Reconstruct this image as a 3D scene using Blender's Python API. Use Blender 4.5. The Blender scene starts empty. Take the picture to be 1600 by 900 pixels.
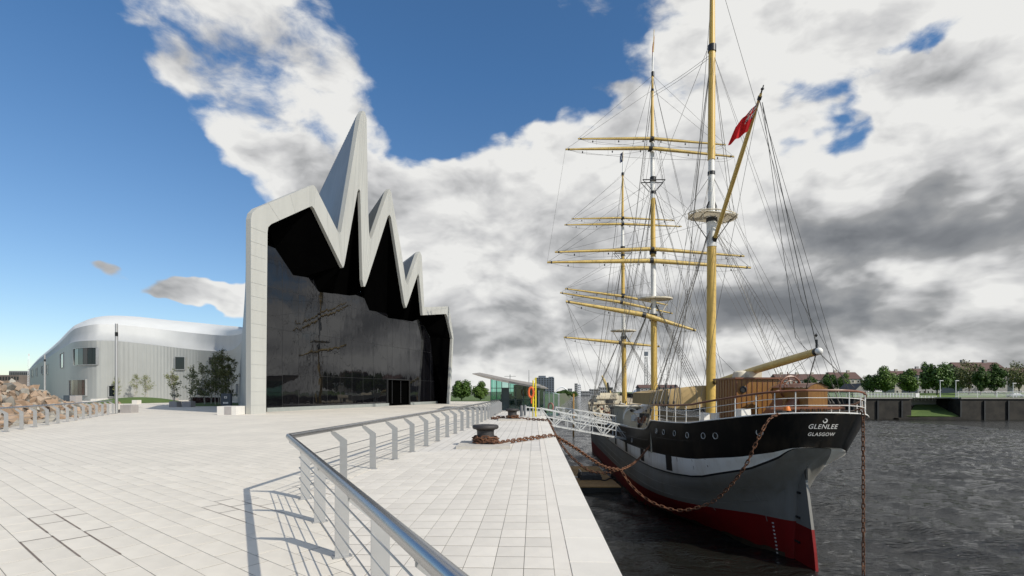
import bpy, bmesh, math, random
from math import sin, cos, pi, sqrt, atan2, radians
from mathutils import Vector, Matrix, Euler, noise as mnoise
from mathutils.bvhtree import BVHTree
random.seed(7)
scene = bpy.context.scene
COL = scene.collection
# ------------------------------------------------------------------ camera
CH, F, CX, HY = 1.8, 800.0, 800.0, 612.0      # eye height (m), focal length in photo pixels, horizon row
cam_d = bpy.data.cameras.new("camera"); cam = bpy.data.objects.new("camera", cam_d); COL.objects.link(cam)
cam.location = (0, 0, CH); cam.rotation_euler = (pi/2, 0, 0)
cam_d.sensor_width = 36; cam_d.lens = 18; cam_d.shift_y = (HY-450)/1600
cam_d.clip_start = 0.05; cam_d.clip_end = 20000
scene.camera = cam
# ------------------------------------------------------------------ exposure
scene.view_settings.view_transform = 'Standard'; scene.view_settings.look = 'None'
scene.view_settings.exposure = 0.14; scene.view_settings.gamma = 1
scene.cycles.max_bounces = 6; scene.cycles.transparent_max_bounces = 8
# ------------------------------------------------------------------ sun
SUN_EL, SUN_AZ = radians(36), atan2(0.8, -0.6)          # from the right and a little behind the camera
S = Vector((sin(SUN_AZ)*cos(SUN_EL), cos(SUN_AZ)*cos(SUN_EL), sin(SUN_EL)))
sd = bpy.data.lights.new("sun", 'SUN'); sd.energy = 4.0; sd.angle = radians(0.5); sd.color = (1, .935, .83)
so = bpy.data.objects.new("sun", sd); so.rotation_euler = S.to_track_quat('Z', 'Y').to_euler(); COL.objects.link(so)
# ------------------------------------------------------------------ world: physical sky + procedural clouds
def build_world():
    w = bpy.data.worlds.new("World"); scene.world = w; w.use_nodes = True
    nt = w.node_tree; N = nt.nodes; L = nt.links; N.clear()
    def n(t, **k):
        x = N.new(t)
        for a, b in k.items(): setattr(x, a, b)
        return x
    def setin(sock, v):
        if isinstance(v, bpy.types.NodeSocket): L.new(v, sock)
        else: sock.default_value = v
    def M(op, a, b=0.0, c=None, clamp=False):
        x = n('ShaderNodeMath', operation=op, use_clamp=clamp)
        setin(x.inputs[0], a); setin(x.inputs[1], b)
        if c is not None: setin(x.inputs[2], c)
        return x.outputs[0]
    def V(op, a, b=None, scale=None):
        x = n('ShaderNodeVectorMath', operation=op); setin(x.inputs[0], a)
        if b is not None: setin(x.inputs[1], b)
        if scale is not None: x.inputs['Scale'].default_value = scale
        return x.outputs['Value'] if op in ('LENGTH', 'DOT_PRODUCT') else x.outputs[0]
    def MR(v, a, b, c=0.0, d=1.0, smooth=True):
        x = n('ShaderNodeMapRange', interpolation_type='SMOOTHSTEP' if smooth else 'LINEAR')
        setin(x.inputs[0], v)
        for i, q in enumerate((a, b, c, d)): x.inputs[i+1].default_value = q
        return x.outputs[0]
    tc = n('ShaderNodeTexCoord'); D = tc.outputs['Generated']
    sep = n('ShaderNodeSeparateXYZ'); L.new(D, sep.inputs[0]); x, y, z = sep.outputs
    az = M('ARCTAN2', x, y); el = M('ARCSINE', z)
    cmb = n('ShaderNodeCombineXYZ'); L.new(az, cmb.inputs[0]); L.new(el, cmb.inputs[1]); AE = cmb.outputs[0]
    # warp so that cloud outlines are irregular
    wn = n('ShaderNodeTexNoise'); wn.inputs['Scale'].default_value = 4.2; wn.inputs['Detail'].default_value = 4
    L.new(V('MULTIPLY', D, (1, 1, 1.5)), wn.inputs['Vector'])
    warp = V('SUBTRACT', wn.outputs['Color'], (.5, .5, .5))
    AEw = V('ADD', AE, V('MULTIPLY', warp, (.60, .45, 0)))
    def blob(px, py, rx, ry):
        a = math.atan((px-CX)/F); e = math.atan((HY-py)/F*cos(a))
        d = V('SUBTRACT', AEw, (a, e, 0)); d = V('MULTIPLY', d, (F/rx/1.25, F/ry/1.15, 0))
        return MR(V('LENGTH', d), 0.25, 1.35, 1.0, 0.0)
    def total(items, start):
        acc = start
        for (px, py, rx, ry, k) in items: acc = M('MULTIPLY_ADD', blob(px, py, rx, ry), k, acc)
        return acc
    cover = total(COVER, MR(el, 0.75, 1.3, 0.0, .10))
    def dens(vec, detail):
        a = n('ShaderNodeTexNoise'); a.inputs['Scale'].default_value = 3.1; a.inputs['Detail'].default_value = detail
        a.inputs['Roughness'].default_value = .60; L.new(vec, a.inputs['Vector']); return a.outputs['Fac']
    base = V('ADD', V('MULTIPLY', D, (1, 1, 1.9)), (3.1, 1.7, .4))
    base = V('ADD', base, V('MULTIPLY', warp, (.13, .13, .13)))
    n0 = dens(base, 9); n1 = dens(V('ADD', base, (S.x*.10, S.y*.10, .17)), 5)
    mask0 = M('ADD', n0, cover)
    mask = MR(mask0, .495, .64)
    # self shading: where the field gets thicker towards the light the cloud is darker
    lit = M('SUBTRACT', n0, n1)
    thick = MR(mask0, .60, 1.1)
    shade = M('MULTIPLY_ADD', lit, 1.6, .90)
    fn_ = n('ShaderNodeTexNoise'); fn_.inputs['Scale'].default_value = 8.5; fn_.inputs['Detail'].default_value = 6; L.new(base, fn_.inputs['Vector'])
    fb = n('ShaderNodeTexNoise'); fb.inputs['Scale'].default_value = 8.5; fb.inputs['Detail'].default_value = 4; L.new(V('ADD', base, (S.x*.05, S.y*.05, .07)), fb.inputs['Vector'])
    shade = M('MULTIPLY_ADD', M('SUBTRACT', fn_.outputs['Fac'], fb.outputs['Fac']), 1.0, shade)
    shade = M('SUBTRACT', shade, M('MULTIPLY', thick, .15))
    shade = M('ADD', shade, total(SHADE, 0.0), clamp=True)
    rmp = n('ShaderNodeValToRGB'); L.new(shade, rmp.inputs[0]); cr = rmp.color_ramp
    cr.elements[0].position = 0; cr.elements[0].color = (.20, .21, .225, 1)
    cr.elements[1].position = 1; cr.elements[1].color = (.97, .965, .94, 1)
    for p, c in ((.25, (.29, .30, .315, 1)), (.5, (.40, .405, .41, 1)), (.75, (.70, .70, .70, 1))):
        e = cr.elements.new(p); e.color = c
    sky = n('ShaderNodeTexSky', sky_type='NISHITA'); sky.sun_disc = False
    sky.sun_elevation = SUN_EL; sky.sun_rotation = SUN_AZ
    sky.air_density = 1.0; sky.dust_density = .35; sky.ozone_density = 2.2; sky.altitude = 300
    tint = n('ShaderNodeMix', data_type='RGBA', blend_type='MULTIPLY'); tint.inputs[0].default_value = 1
    L.new(sky.outputs[0], tint.inputs[6])
    tr_ = n('ShaderNodeValToRGB'); L.new(el, tr_.inputs[0]); tr_.color_ramp.elements[0].color = (.95, .98, 1.0, 1); tr_.color_ramp.elements[1].position = .55; tr_.color_ramp.elements[1].color = (.66, 1.0, 1.22, 1)
    L.new(tr_.outputs[0], tint.inputs[7])
    cl = n('ShaderNodeMix', data_type='RGBA', blend_type='MULTIPLY'); cl.inputs[0].default_value = 1
    L.new(rmp.outputs[0], cl.inputs[6]); cl.inputs[7].default_value = (CLOUD_GAIN,)*3 + (1,)
    mx = n('ShaderNodeMix', data_type='RGBA')
    below = MR(z, -.02, 0.02)
    L.new(M('MULTIPLY', mask, .98), mx.inputs[0]); L.new(tint.outputs[2], mx.inputs[6]); L.new(cl.outputs[2], mx.inputs[7])
    bg = n('ShaderNodeBackground'); bg.inputs[1].default_value = .1
    L.new(mx.outputs[2], bg.inputs[0])
    out = n('ShaderNodeOutputWorld'); L.new(bg.outputs[0], out.inputs[0])
# coverage: (photo px, py, radius x, radius y, amount); it is the sky's own distribution of cloud by direction
COVER = [(60, 250, 330, 420, -.20), (130, 560, 160, 110, -.10), (720, 70, 190, 150, -.24), (780, 160, 90, 70, -.10), (930, 80, 40, 90, .10), (960, 40, 100, 90, -.12), (895, 120, 60, 24, .12),
         (400, 140, 190, 190, .15), (440, 20, 130, 60, .13), (600, 240, 120, 60, .06), (540, 270, 190, 110, .16), (660, 190, 90, 40, .08), (300, 430, 150, 60, .55), (225, 425, 80, 40, .30), (130, 262, 150, 100, -.42), (20, 410, 110, 90, -.40), (60, 400, 80, 50, -.12), (640, 420, 240, 190, .14), (250, 230, 80, 90, .04),
         (1000, 330, 260, 200, .24), (1110, 50, 130, 90, .14), (1400, 290, 380, 280, .26), (1240, 160, 75, 50, -.20), (1195, 220, 50, 44, -.18), (1045, 125, 60, 40, -.20), (1080, 170, 60, 40, .06),
         (1480, 30, 70, 30, -.20), (1330, 60, 110, 70, .06), (900, 520, 600, 110, .20), (1060, 505, 60, 14, -.14), (1500, 580, 500, 40, .16), (125, 385, 30, 14, .22), (270, 90, 40, 26, .10),
         (340, 350, 80, 34, -.16), (240, 520, 260, 30, -.16), (180, 330, 60, 200, -.06)]
SHADE = [(1500, 390, 250, 85, -.46), (1310, 410, 130, 60, -.12), (1470, 320, 220, 80, -.12), (1100, 400, 140, 160, .12), (780, 380, 160, 120, .06), (1560, 150, 150, 110, .14), (1200, 100, 180, 110, .12), (1400, 150, 200, 100, .10), (790, 500, 140, 40, -.14), (1240, 350, 60, 30, -.06),
         (850, 575, 120, 26, -.30), (1010, 440, 90, 30, -.05), (1000, 545, 150, 30, .10), (1250, 520, 200, 34, .12), (1500, 505, 200, 30, .10), (1450, 575, 220, 22, -.22), (620, 360, 120, 60, .04), (640, 450, 120, 40, -.12), (400, 180, 120, 100, .08)]
CLOUD_GAIN = 7.9
build_world()

# ------------------------------------------------------------------ helpers
def P(px, py, Y): return Vector(((px-CX)/F*Y, Y, CH+(HY-py)/F*Y))
def G(px, py, z=0.0):
    Y = (CH-z)*F/(py-HY); return Vector(((px-CX)/F*Y, Y, z))
def lerp(a, b, t): return a+(b-a)*t
def interp(tab, x):
    if x <= tab[0][0]: return tab[0][1]
    for (a, b), (c, d) in zip(tab, tab[1:]):
        if x <= c: return b+(d-b)*(x-a)/(c-a) if c > a else d
    return tab[-1][1]
WORLD_OF = {}
def link(o, parent=None):
    COL.objects.link(o)
    if parent is not None:
        o.parent = parent
        W = WORLD_OF.get(parent.name)
        if W is not None: o.matrix_parent_inverse = W.inverted()
    return o
def tag(o, label=None, cat=None, group=None, kind=None):
    if label: o['label'] = label
    if cat: o['category'] = cat
    if group: o['group'] = group
    if kind: o['kind'] = kind
    return o
def thing(name, label, cat, loc=(0, 0, 0), group=None):
    o = bpy.data.objects.new(name, None); o.location = loc; o.empty_display_size = .2
    link(o); WORLD_OF[o.name] = Matrix.Translation(Vector(loc)); return tag(o, label, cat, group)
class MB:
    def __init__(s): s.v = []; s.f = []; s.m = []; s.mi = 0
    def add(s, vs, fs):
        b = len(s.v); s.v += [tuple(q) for q in vs]; s.f += [tuple(b+i for i in f) for f in fs]; s.m += [s.mi]*len(fs); return s
    def poly(s, vs): return s.add(vs, [tuple(range(len(vs)))])
    def box(s, c, d, rz=0.0, top=1.0):
        cx, cy, cz = c; hx, hy, hz = d[0]/2, d[1]/2, d[2]/2; vs = []
        for sz in (-1, 1):
            k = 1 if sz < 0 else top
            for sx, sy in ((-1, -1), (1, -1), (1, 1), (-1, 1)):
                X, Y = sx*hx*k, sy*hy*k
                vs.append((cx+X*cos(rz)-Y*sin(rz), cy+X*sin(rz)+Y*cos(rz), cz+sz*hz))
        return s.add(vs, [(3, 2, 1, 0), (4, 5, 6, 7), (0, 1, 5, 4), (1, 2, 6, 5), (2, 3, 7, 6), (3, 0, 4, 7)])
    def frame(s, p, d, u=None):
        d = d.normalized()
        if u is None: u = Vector((0, 0, 1)) if abs(d.z) < .95 else Vector((1, 0, 0))
        a = d.cross(u).normalized(); return a, a.cross(d).normalized()
    def beam(s, p0, p1, w, h, u=None):
        p0, p1 = Vector(p0), Vector(p1); a, b = s.frame(p0, p1-p0, u); vs = []
        for p in (p0, p1):
            for i, j in ((-1, -1), (1, -1), (1, 1), (-1, 1)): vs.append(p+a*i*w/2+b*j*h/2)
        return s.add(vs, [(0, 1, 2, 3), (7, 6, 5, 4), (4, 5, 1, 0), (5, 6, 2, 1), (6, 7, 3, 2), (7, 4, 0, 3)])
    def tube(s, pts, r, n=8, caps=True, closed=False):
        pts = [Vector(p) for p in pts]; rs = r if isinstance(r, (list, tuple)) else [r]*len(pts)
        vs = []; fs = []; k = len(pts); a = None
        for i, p in enumerate(pts):
            d = (pts[(i+1) % k]-pts[i-1]) if closed else (pts[min(i+1, k-1)]-pts[max(i-1, 0)])
            if d.length < 1e-9: d = Vector((0, 0, 1))
            d.normalize()
            if a is None: a, _ = s.frame(p, d)
            a = (a-d*a.dot(d)).normalized(); b = d.cross(a)
            for j in range(n):
                t = 2*pi*j/n; vs.append(p+(a*cos(t)+b*sin(t))*rs[i])
        for i in range(k if closed else k-1):
            i2 = (i+1) % k
            for j in range(n): fs.append((i*n+j, i*n+(j+1) % n, i2*n+(j+1) % n, i2*n+j))
        if caps and not closed: fs += [tuple(reversed(range(n))), tuple((k-1)*n+j for j in range(n))]
        return s.add(vs, fs)
    def lathe(s, prof, c, n=24, axis=None):
        vs = []; fs = []; c = Vector(c)
        for (r, z) in prof:
            for j in range(n):
                t = 2*pi*j/n; q = Vector((r*cos(t), r*sin(t), z))
                vs.append(c+(axis @ q if axis else q))
        for i in range(len(prof)-1):
            for j in range(n): fs.append((i*n+j, i*n+(j+1) % n, (i+1)*n+(j+1) % n, (i+1)*n+j))
        fs += [tuple(reversed(range(n))), tuple((len(prof)-1)*n+j for j in range(n))]
        return s.add(vs, fs)
    def prism(s, poly, z0, z1):
        n = len(poly); vs = [(p[0], p[1], z0) for p in poly]+[(p[0], p[1], z1) for p in poly]
        return s.add(vs, [tuple(reversed(range(n))), tuple(range(n, 2*n))]+[(i, (i+1) % n, n+(i+1) % n, n+i) for i in range(n)])
    def grid(s, rows, close=False):
        k = len(rows[0]); vs = [p for r in rows for p in r]; fs = []
        for i in range(len(rows)-1):
            for j in range(k if close else k-1): fs.append((i*k+j, i*k+(j+1) % k, (i+1)*k+(j+1) % k, (i+1)*k+j))
        return s.add(vs, fs)
    def mesh(s, name, mats, smooth=False, weld=False):
        me = bpy.data.meshes.new(name); me.from_pydata(s.v, [], s.f)
        for m in (mats if isinstance(mats, (list, tuple)) else [mats]): me.materials.append(m)
        if any(s.m): me.polygons.foreach_set('material_index', s.m)
        if weld:
            bm = bmesh.new(); bm.from_mesh(me); bmesh.ops.remove_doubles(bm, verts=bm.verts, dist=1e-4)
            bmesh.ops.recalc_face_normals(bm, faces=bm.faces); bm.to_mesh(me); bm.free()
        if smooth:
            me.polygons.foreach_set('use_smooth', [True]*len(me.polygons))
            if smooth != 'all': me.set_sharp_from_angle(angle=radians(40))
        me.update(); return me
    def build(s, name, mats, parent=None, smooth=False, weld=False, **k):
        o = bpy.data.objects.new(name, s.mesh(name, mats, smooth, weld)); link(o, parent); return tag(o, **k)
def copy_thing(root, loc, rz=0, **k):
    c = root.copy(); c.location = loc; c.rotation_euler = (0, 0, rz); COL.objects.link(c)
    for key in ('label',):
        if key in c: del c[key]
    tag(c, **k)
    for ch in list(root.children):
        d = ch.copy(); COL.objects.link(d); d.parent = c
        for g in list(ch.children):
            e = g.copy(); COL.objects.link(e); e.parent = d
    return c
# ------------------------------------------------------------------ materials
def material(name, col, rough=.6, metal=0.0, var=.12, scale=3.0, bump=0.0, bscale=None, objvar=0.0, spec=.5, col2=None, ior=None, stretch=None, detail=6, coord='Object'):
    m = bpy.data.materials.new(name); m.use_nodes = True; nt = m.node_tree; N, L = nt.nodes, nt.links
    b = N['Principled BSDF']; b.inputs['Roughness'].default_value = rough; b.inputs['Metallic'].default_value = metal
    b.inputs['Specular IOR Level'].default_value = spec
    if ior: b.inputs['IOR'].default_value = ior
    tc = N.new('ShaderNodeTexCoord'); src = tc.outputs[coord]
    if coord == 'World':
        pass
    if stretch:
        mp = N.new('ShaderNodeMapping'); mp.inputs['Scale'].default_value = stretch; L.new(src, mp.inputs[0]); src = mp.outputs[0]
    nz = N.new('ShaderNodeTexNoise'); nz.inputs['Scale'].default_value = scale; nz.inputs['Detail'].default_value = detail
    nz.inputs['Roughness'].default_value = .65; L.new(src, nz.inputs['Vector'])
    r = N.new('ShaderNodeValToRGB'); L.new(nz.outputs['Fac'], r.inputs[0])
    r.color_ramp.elements[0].position = .3; r.color_ramp.elements[1].position = .7
    c2 = col2 if col2 else tuple(c*(1+var) for c in col); c1 = col if col2 else tuple(c*(1-var) for c in col)
    r.color_ramp.elements[0].color = (*c1, 1); r.color_ramp.elements[1].color = (*c2, 1)
    outc = r.outputs[0]
    if objvar:
        oi = N.new('ShaderNodeObjectInfo'); mr = N.new('ShaderNodeMapRange'); L.new(oi.outputs['Random'], mr.inputs[0])
        mr.inputs[3].default_value = 1-objvar; mr.inputs[4].default_value = 1+objvar*.6
        mx = N.new('ShaderNodeMix'); mx.data_type = 'RGBA'; mx.blend_type = 'MULTIPLY'; mx.inputs[0].default_value = 1
        cb = N.new('ShaderNodeCombineXYZ')
        for i in range(3): L.new(mr.outputs[0], cb.inputs[i])
        L.new(outc, mx.inputs[6]); L.new(cb.outputs[0], mx.inputs[7]); outc = mx.outputs[2]
    L.new(outc, b.inputs['Base Color'])
    if bump:
        nb = N.new('ShaderNodeTexNoise'); nb.inputs['Scale'].default_value = bscale or scale*6; nb.inputs['Detail'].default_value = 5
        L.new(src, nb.inputs['Vector']); bp = N.new('ShaderNodeBump'); bp.inputs['Strength'].default_value = bump
        bp.inputs['Distance'].default_value = .02; L.new(nb.outputs['Fac'], bp.inputs['Height']); L.new(bp.outputs[0], b.inputs['Normal'])
    m['ramp'] = r.name
    return m
GRAN = material('granite_paving', (.655, .61, .53), .75, var=.09, scale=1.4, bump=.12, bscale=60, objvar=.05)
GRAN2 = material('granite_walkway', (.64, .60, .535), .7, var=.08, scale=1.5, bump=.10, bscale=60, objvar=.08)
COPE = material('coping_granite', (.67, .635, .57), .65, var=.05, scale=2, bump=.08, bscale=50, objvar=.05)
JOINT = material('joint_sand', (.17, .155, .13), .95, var=.25, scale=3)
STEEL = material('brushed_steel', (.42, .42, .425), .27, metal=1, var=.06, scale=4, spec=.5)
STEELR = material('thin_rod_steel', (.40, .405, .41), .38, metal=1, var=.1, scale=4)
GALV = material('satin_steel_plate', (.40, .40, .395), .45, metal=.55, var=.06, scale=2.5, objvar=.06)
IRON = material('cast_iron', (.030, .026, .025), .55, var=.3, scale=14, bump=.5, bscale=60)
RUST = material('rusty_chain', (.05, .022, .012), .85, scale=9, bump=.6, bscale=50, col2=(.20, .085, .038), objvar=.25)
WATERWALL = material('wet_quay_masonry', (.012, .011, .010), .75, scale=.35, bump=.6, bscale=3, spec=.25, col2=(.045, .040, .032), detail=10)
# ================================================================== LAND, WATER, PAVING
WZ = -6.5                                            # water level below the quay
def edge_x(Y): return 0.837+.0426*Y                  # quay edge
# water
def water_material():
    m = bpy.data.materials.new('river_water'); m.use_nodes = True; nt = m.node_tree; N, L = nt.nodes, nt.links
    b = N['Principled BSDF']; b.inputs['Base Color'].default_value = (.011, .011, .009, 1)
    b.inputs['Roughness'].default_value = .05; b.inputs['IOR'].default_value = 1.33
    tc = N.new('ShaderNodeTexCoord'); prev = None
    for sc, st, dist, rot in ((1.0, (.7, 2.3, 1), .24, -.12), (3.4, (.8, 1.8, 1), .09, .3)):
        mp = N.new('ShaderNodeMapping'); mp.inputs['Scale'].default_value = st; mp.inputs['Rotation'].default_value = (0, 0, rot)
        L.new(tc.outputs['Object'], mp.inputs[0])
        nz = N.new('ShaderNodeTexNoise'); nz.inputs['Scale'].default_value = sc; nz.inputs['Detail'].default_value = 4
        nz.inputs['Roughness'].default_value = .6; L.new(mp.outputs[0], nz.inputs['Vector'])
        bp = N.new('ShaderNodeBump'); bp.inputs['Strength'].default_value = 1; bp.inputs['Distance'].default_value = dist
        L.new(nz.outputs['Fac'], bp.inputs['Height'])
        if prev: L.new(prev, bp.inputs['Normal'])
        prev = bp.outputs[0]
    L.new(prev, b.inputs['Normal']); return m
import numpy as np
def water_mesh():
    rg = np.random.RandomState(4); xs = np.arange(-2, 112, .38); ys = np.arange(4, 150, .38)
    X, Y = np.meshgrid(xs, ys); H = np.zeros_like(X)
    for k in range(70):
        lam = 0.9*(9/0.9)**rg.rand(); th = rg.normal(.9, .75); kx, ky = cos(th)*2*pi/lam, sin(th)*2*pi/lam; H += .0060*lam**.9*np.sin(kx*X+ky*Y+rg.rand()*6.28)
    gust = .75+.45*np.sin(X*.07+1)*np.sin(Y*.05+X*.02)+.25*np.sin(X*.19+Y*.11); H *= np.clip(gust, .3, 1.4)
    e = np.minimum.reduce([X-xs[0], xs[-1]-X, Y-ys[0], ys[-1]-Y]); H = H*np.clip(e/6, 0, 1)
    n, m = X.shape; v = np.stack([X, Y, WZ+H], -1).reshape(-1, 3); v[:, 2][(e.reshape(-1) < .01)] = WZ
    i = np.arange(n*m).reshape(n, m); f = np.stack([i[:-1, :-1], i[:-1, 1:], i[1:, 1:], i[1:, :-1]], -1).reshape(-1, 4)
    x0, x1, y0, y1 = xs[0], xs[-1], ys[0], ys[-1]; b = len(v)
    far = [(-60, -60), (6000, -60), (6000, y0), (-60, y0), (x1, y0), (6000, y1), (x1, y1), (x0, y0), (x0, y1), (-60, y1), (6000, 9000), (-60, 9000)]
    v = np.vstack([v, np.array([(a, c, WZ) for a, c in far])])
    me = bpy.data.meshes.new('water'); fl = f.tolist()+[[b, b+1, b+2, b+3], [b+4, b+2, b+5, b+6], [b+3, b+7, b+8, b+9], [b+9, b+5, b+10, b+11]]
    me.from_pydata(v.tolist(), [], fl); me.materials.append(water_material()); me.polygons.foreach_set('use_smooth', [True]*len(me.polygons)); me.update()
    o = bpy.data.objects.new('water', me); link(o); tag(o, kind='structure')
water_mesh()
# paving grids
AP = radians(-38); ua, ub = Vector((cos(AP), sin(AP))), Vector((-sin(AP), cos(AP)))   # plaza courses
TW, TH = .60, .30
AQ = math.atan(.0426); uq, vq = Vector((sin(AQ), cos(AQ))), Vector((cos(AQ), -sin(AQ)))  # walkway: along, across
QO = Vector((edge_x(0), 0)); QW, QL = .31, .37
CORN = Vector((-3.5, 8.65))
FARP = [Vector((-3.5, 8.65)), Vector((-3.0, 15.3)), Vector((-2.5, 21.5)), Vector((-1.6, 33.5)), Vector((-.9, 47.5))]
NEARD = (Vector((-.79, 3.6))-Vector((-3.2, 8.09))).normalized()
def far_x(Y):
    for a, b in zip(FARP, FARP[1:]):
        if Y <= b.y: return a.x+(b.x-a.x)*(Y-a.y)/(b.y-a.y)
    return FARP[-1].x+.09*(Y-FARP[-1].y)
def near_x(Y): return CORN.x+(Y-CORN.y)*NEARD.x/NEARD.y
def fence_x(Y): return far_x(Y) if Y > CORN.y else near_x(Y)
def brick_sheet(name, col, joint, w, h, ang, org, var, offset=.5, mort=.011):
    m = bpy.data.materials.new(name); m.use_nodes = True; nt = m.node_tree; N, L = nt.nodes, nt.links
    b = N['Principled BSDF']; b.inputs['Roughness'].default_value = .75
    tc = N.new('ShaderNodeTexCoord'); mp = N.new('ShaderNodeMapping'); mp.vector_type = 'TEXTURE'
    mp.inputs['Location'].default_value = (org[0], org[1], 0); mp.inputs['Rotation'].default_value = (0, 0, ang)
    L.new(tc.outputs['Object'], mp.inputs[0]); br = N.new('ShaderNodeTexBrick'); L.new(mp.outputs[0], br.inputs[0])
    br.offset = offset; br.inputs['Scale'].default_value = 1; br.inputs['Brick Width'].default_value = w; br.inputs['Row Height'].default_value = h
    br.inputs['Mortar Size'].default_value = mort; br.inputs['Mortar Smooth'].default_value = .1
    br.inputs['Color1'].default_value = (*[c*(1-var) for c in col], 1); br.inputs['Color2'].default_value = (*[c*(1+var*.6) for c in col], 1)
    br.inputs['Mortar'].default_value = (*joint, 1)
    nz = N.new('ShaderNodeTexNoise'); nz.inputs['Scale'].default_value = .35; nz.inputs['Detail'].default_value = 8; nz.inputs['Roughness'].default_value = .7
    L.new(tc.outputs['Object'], nz.inputs['Vector'])
    mr = N.new('ShaderNodeMapRange'); L.new(nz.outputs['Fac'], mr.inputs[0]); mr.inputs[1].default_value = .3; mr.inputs[2].default_value = .7
    mr.inputs[3].default_value = .88; mr.inputs[4].default_value = 1.08
    mx = N.new('ShaderNodeVectorMath'); mx.operation = 'SCALE'; L.new(br.outputs[0], mx.inputs[0]); L.new(mr.outputs[0], mx.inputs['Scale'])
    L.new(mx.outputs[0], b.inputs['Base Color'])
    bp = N.new('ShaderNodeBump'); bp.inputs['Strength'].default_value = .5; bp.inputs['Distance'].default_value = .01; bp.invert = True
    L.new(br.outputs['Fac'], bp.inputs['Height']); L.new(bp.outputs[0], b.inputs['Normal'])
    return m
PL_SHEET = brick_sheet('plaza_paving', (.655, .61, .53), (.47, .44, .385), TW, TH, AP, (0, 0), .035)
WK_SHEET = brick_sheet('walkway_paving', (.63, .60, .55), (.38, .355, .315), QL, QW, pi/2-AQ, (QO.x, QO.y), .06, offset=0)
YS = [-20, 0, 2, 4, 6, 8.65, 12, 15.3, 21.5, 27, 33.5, 40, 47.5, 60, 90, 150]
ZS = -.014
mb = MB()
for a, b in zip(YS, YS[1:]): mb.poly([(-130, a, ZS), (fence_x(a), a, ZS), (fence_x(b), b, ZS), (-130, b, ZS)])
plaza = mb.build('plaza', PL_SHEET, kind='structure')
mb = MB()
for a, b in zip(YS, YS[1:]): mb.poly([(fence_x(a), a, ZS), (edge_x(a)-.44, a, ZS), (edge_x(b)-.44, b, ZS), (fence_x(b), b, ZS)])
walk = mb.build('quay_walkway', WK_SHEET, kind='structure')
def clip(poly, p, nrm):
    out = []
    for i in range(len(poly)):
        a, b = poly[i], poly[(i+1) % len(poly)]; da, db = (a-p).dot(nrm), (b-p).dot(nrm)
        if da >= 0: out.append(a)
        if da*db < 0: out.append(a+(b-a)*(da/(da-db)))
    return out
def shrink(poly, g):
    c = sum(poly, Vector((0, 0)))/len(poly); out = []
    for q in poly:
        d = q-c; out.append(q-Vector((math.copysign(min(g, abs(d.x)), d.x), math.copysign(min(g, abs(d.y)), d.y))))
    return out
def tile_prism(mb, poly, z, bev=.0018):
    n = len(poly)
    c = sum(poly, Vector((0, 0)))/n
    inn = [q+(c-q).normalized()*bev*1.4 for q in poly]
    vs = [(q.x, q.y, ZS-.01) for q in poly]+[(q.x, q.y, z-bev*.6) for q in poly]+[(q.x, q.y, z) for q in inn]
    fs = [tuple(range(2*n, 3*n))]
    for i in range(n):
        j = (i+1) % n; fs += [(i, j, n+j, n+i), (n+i, n+j, 2*n+j, 2*n+i)]
    mb.add(vs, fs)
def lay(parent, cells, mat, full_key, piece, limit=300):
    """cells: (distance, polygon, centre, angle, is_full)"""
    cells.sort(key=lambda c: c[0]); stuff = MB(); shared = None; n = 0
    for d, poly, c, ang, size in cells:
        z = random.uniform(-.0012, .0012)
        if n < limit:
            n += 1
            if size:
                if shared is None:
                    t = MB(); w, h = size; tile_prism(t, [Vector((-w/2, -h/2)), Vector((w/2, -h/2)), Vector((w/2, h/2)), Vector((-w/2, h/2))], 0)
                    shared = t.mesh(piece, mat)
                o = bpy.data.objects.new(piece, shared); o.location = (c.x, c.y, z)
                o.rotation_euler = (random.uniform(-.001, .001), random.uniform(-.001, .001), ang)
            else:
                t = MB(); tile_prism(t, [q-c for q in poly], 0); o = bpy.data.objects.new(piece, t.mesh(piece, mat)); o.location = (c.x, c.y, z)
            link(o, parent)
        else: tile_prism(stuff, poly, z)
    bed = MB()
    for d, poly, c, ang, size in cells: bed.poly([((q-c)*1.03+c).to_3d()+Vector((0, 0, -.0030)) for q in poly])
    bed.build('joint_bed', JOINT, parent, kind='stuff')
    if stuff.v: stuff.build('paving_field', mat, parent, kind='stuff')
def in_view(c, m=.4):
    return c.y > 4.2 and abs(c.x) < c.y+m
cells = []
JT = .006; JE = .012; JQ = .017
for i in range(-40, 60):
    for j in range(-60, 60):
        off = TW*.5 if (i % 2) else 0
        a0 = j*TW+off; b0 = i*TH
        cor = [ua*(a0+x)+ub*(b0+y) for x, y in ((JE/2, JT/2), (TW-JE/2, JT/2), (TW-JE/2, TH-JT/2), (JE/2, TH-JT/2))]
        c = sum(cor, Vector((0, 0)))/4
        if not in_view(c) or c.y > 12.5 or c.x > fence_x(c.y)+.5: continue
        full = all(q.x < fence_x(q.y)-.02 for q in cor); poly = cor
        if not full:
            if c.y > CORN.y: poly = clip(cor, CORN-Vector((.012, 0)), Vector((-1, .075)))
            else: poly = clip(cor, CORN-Vector((.012, 0)), Vector((NEARD.y, -NEARD.x)))
            if len(poly) < 3: continue
        cells.append((c.length, poly, c, AP, (TW-JE, TH-JT) if full else None))
lay(plaza, cells, GRAN, 'p', 'paving_slab')
cells = []
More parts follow.
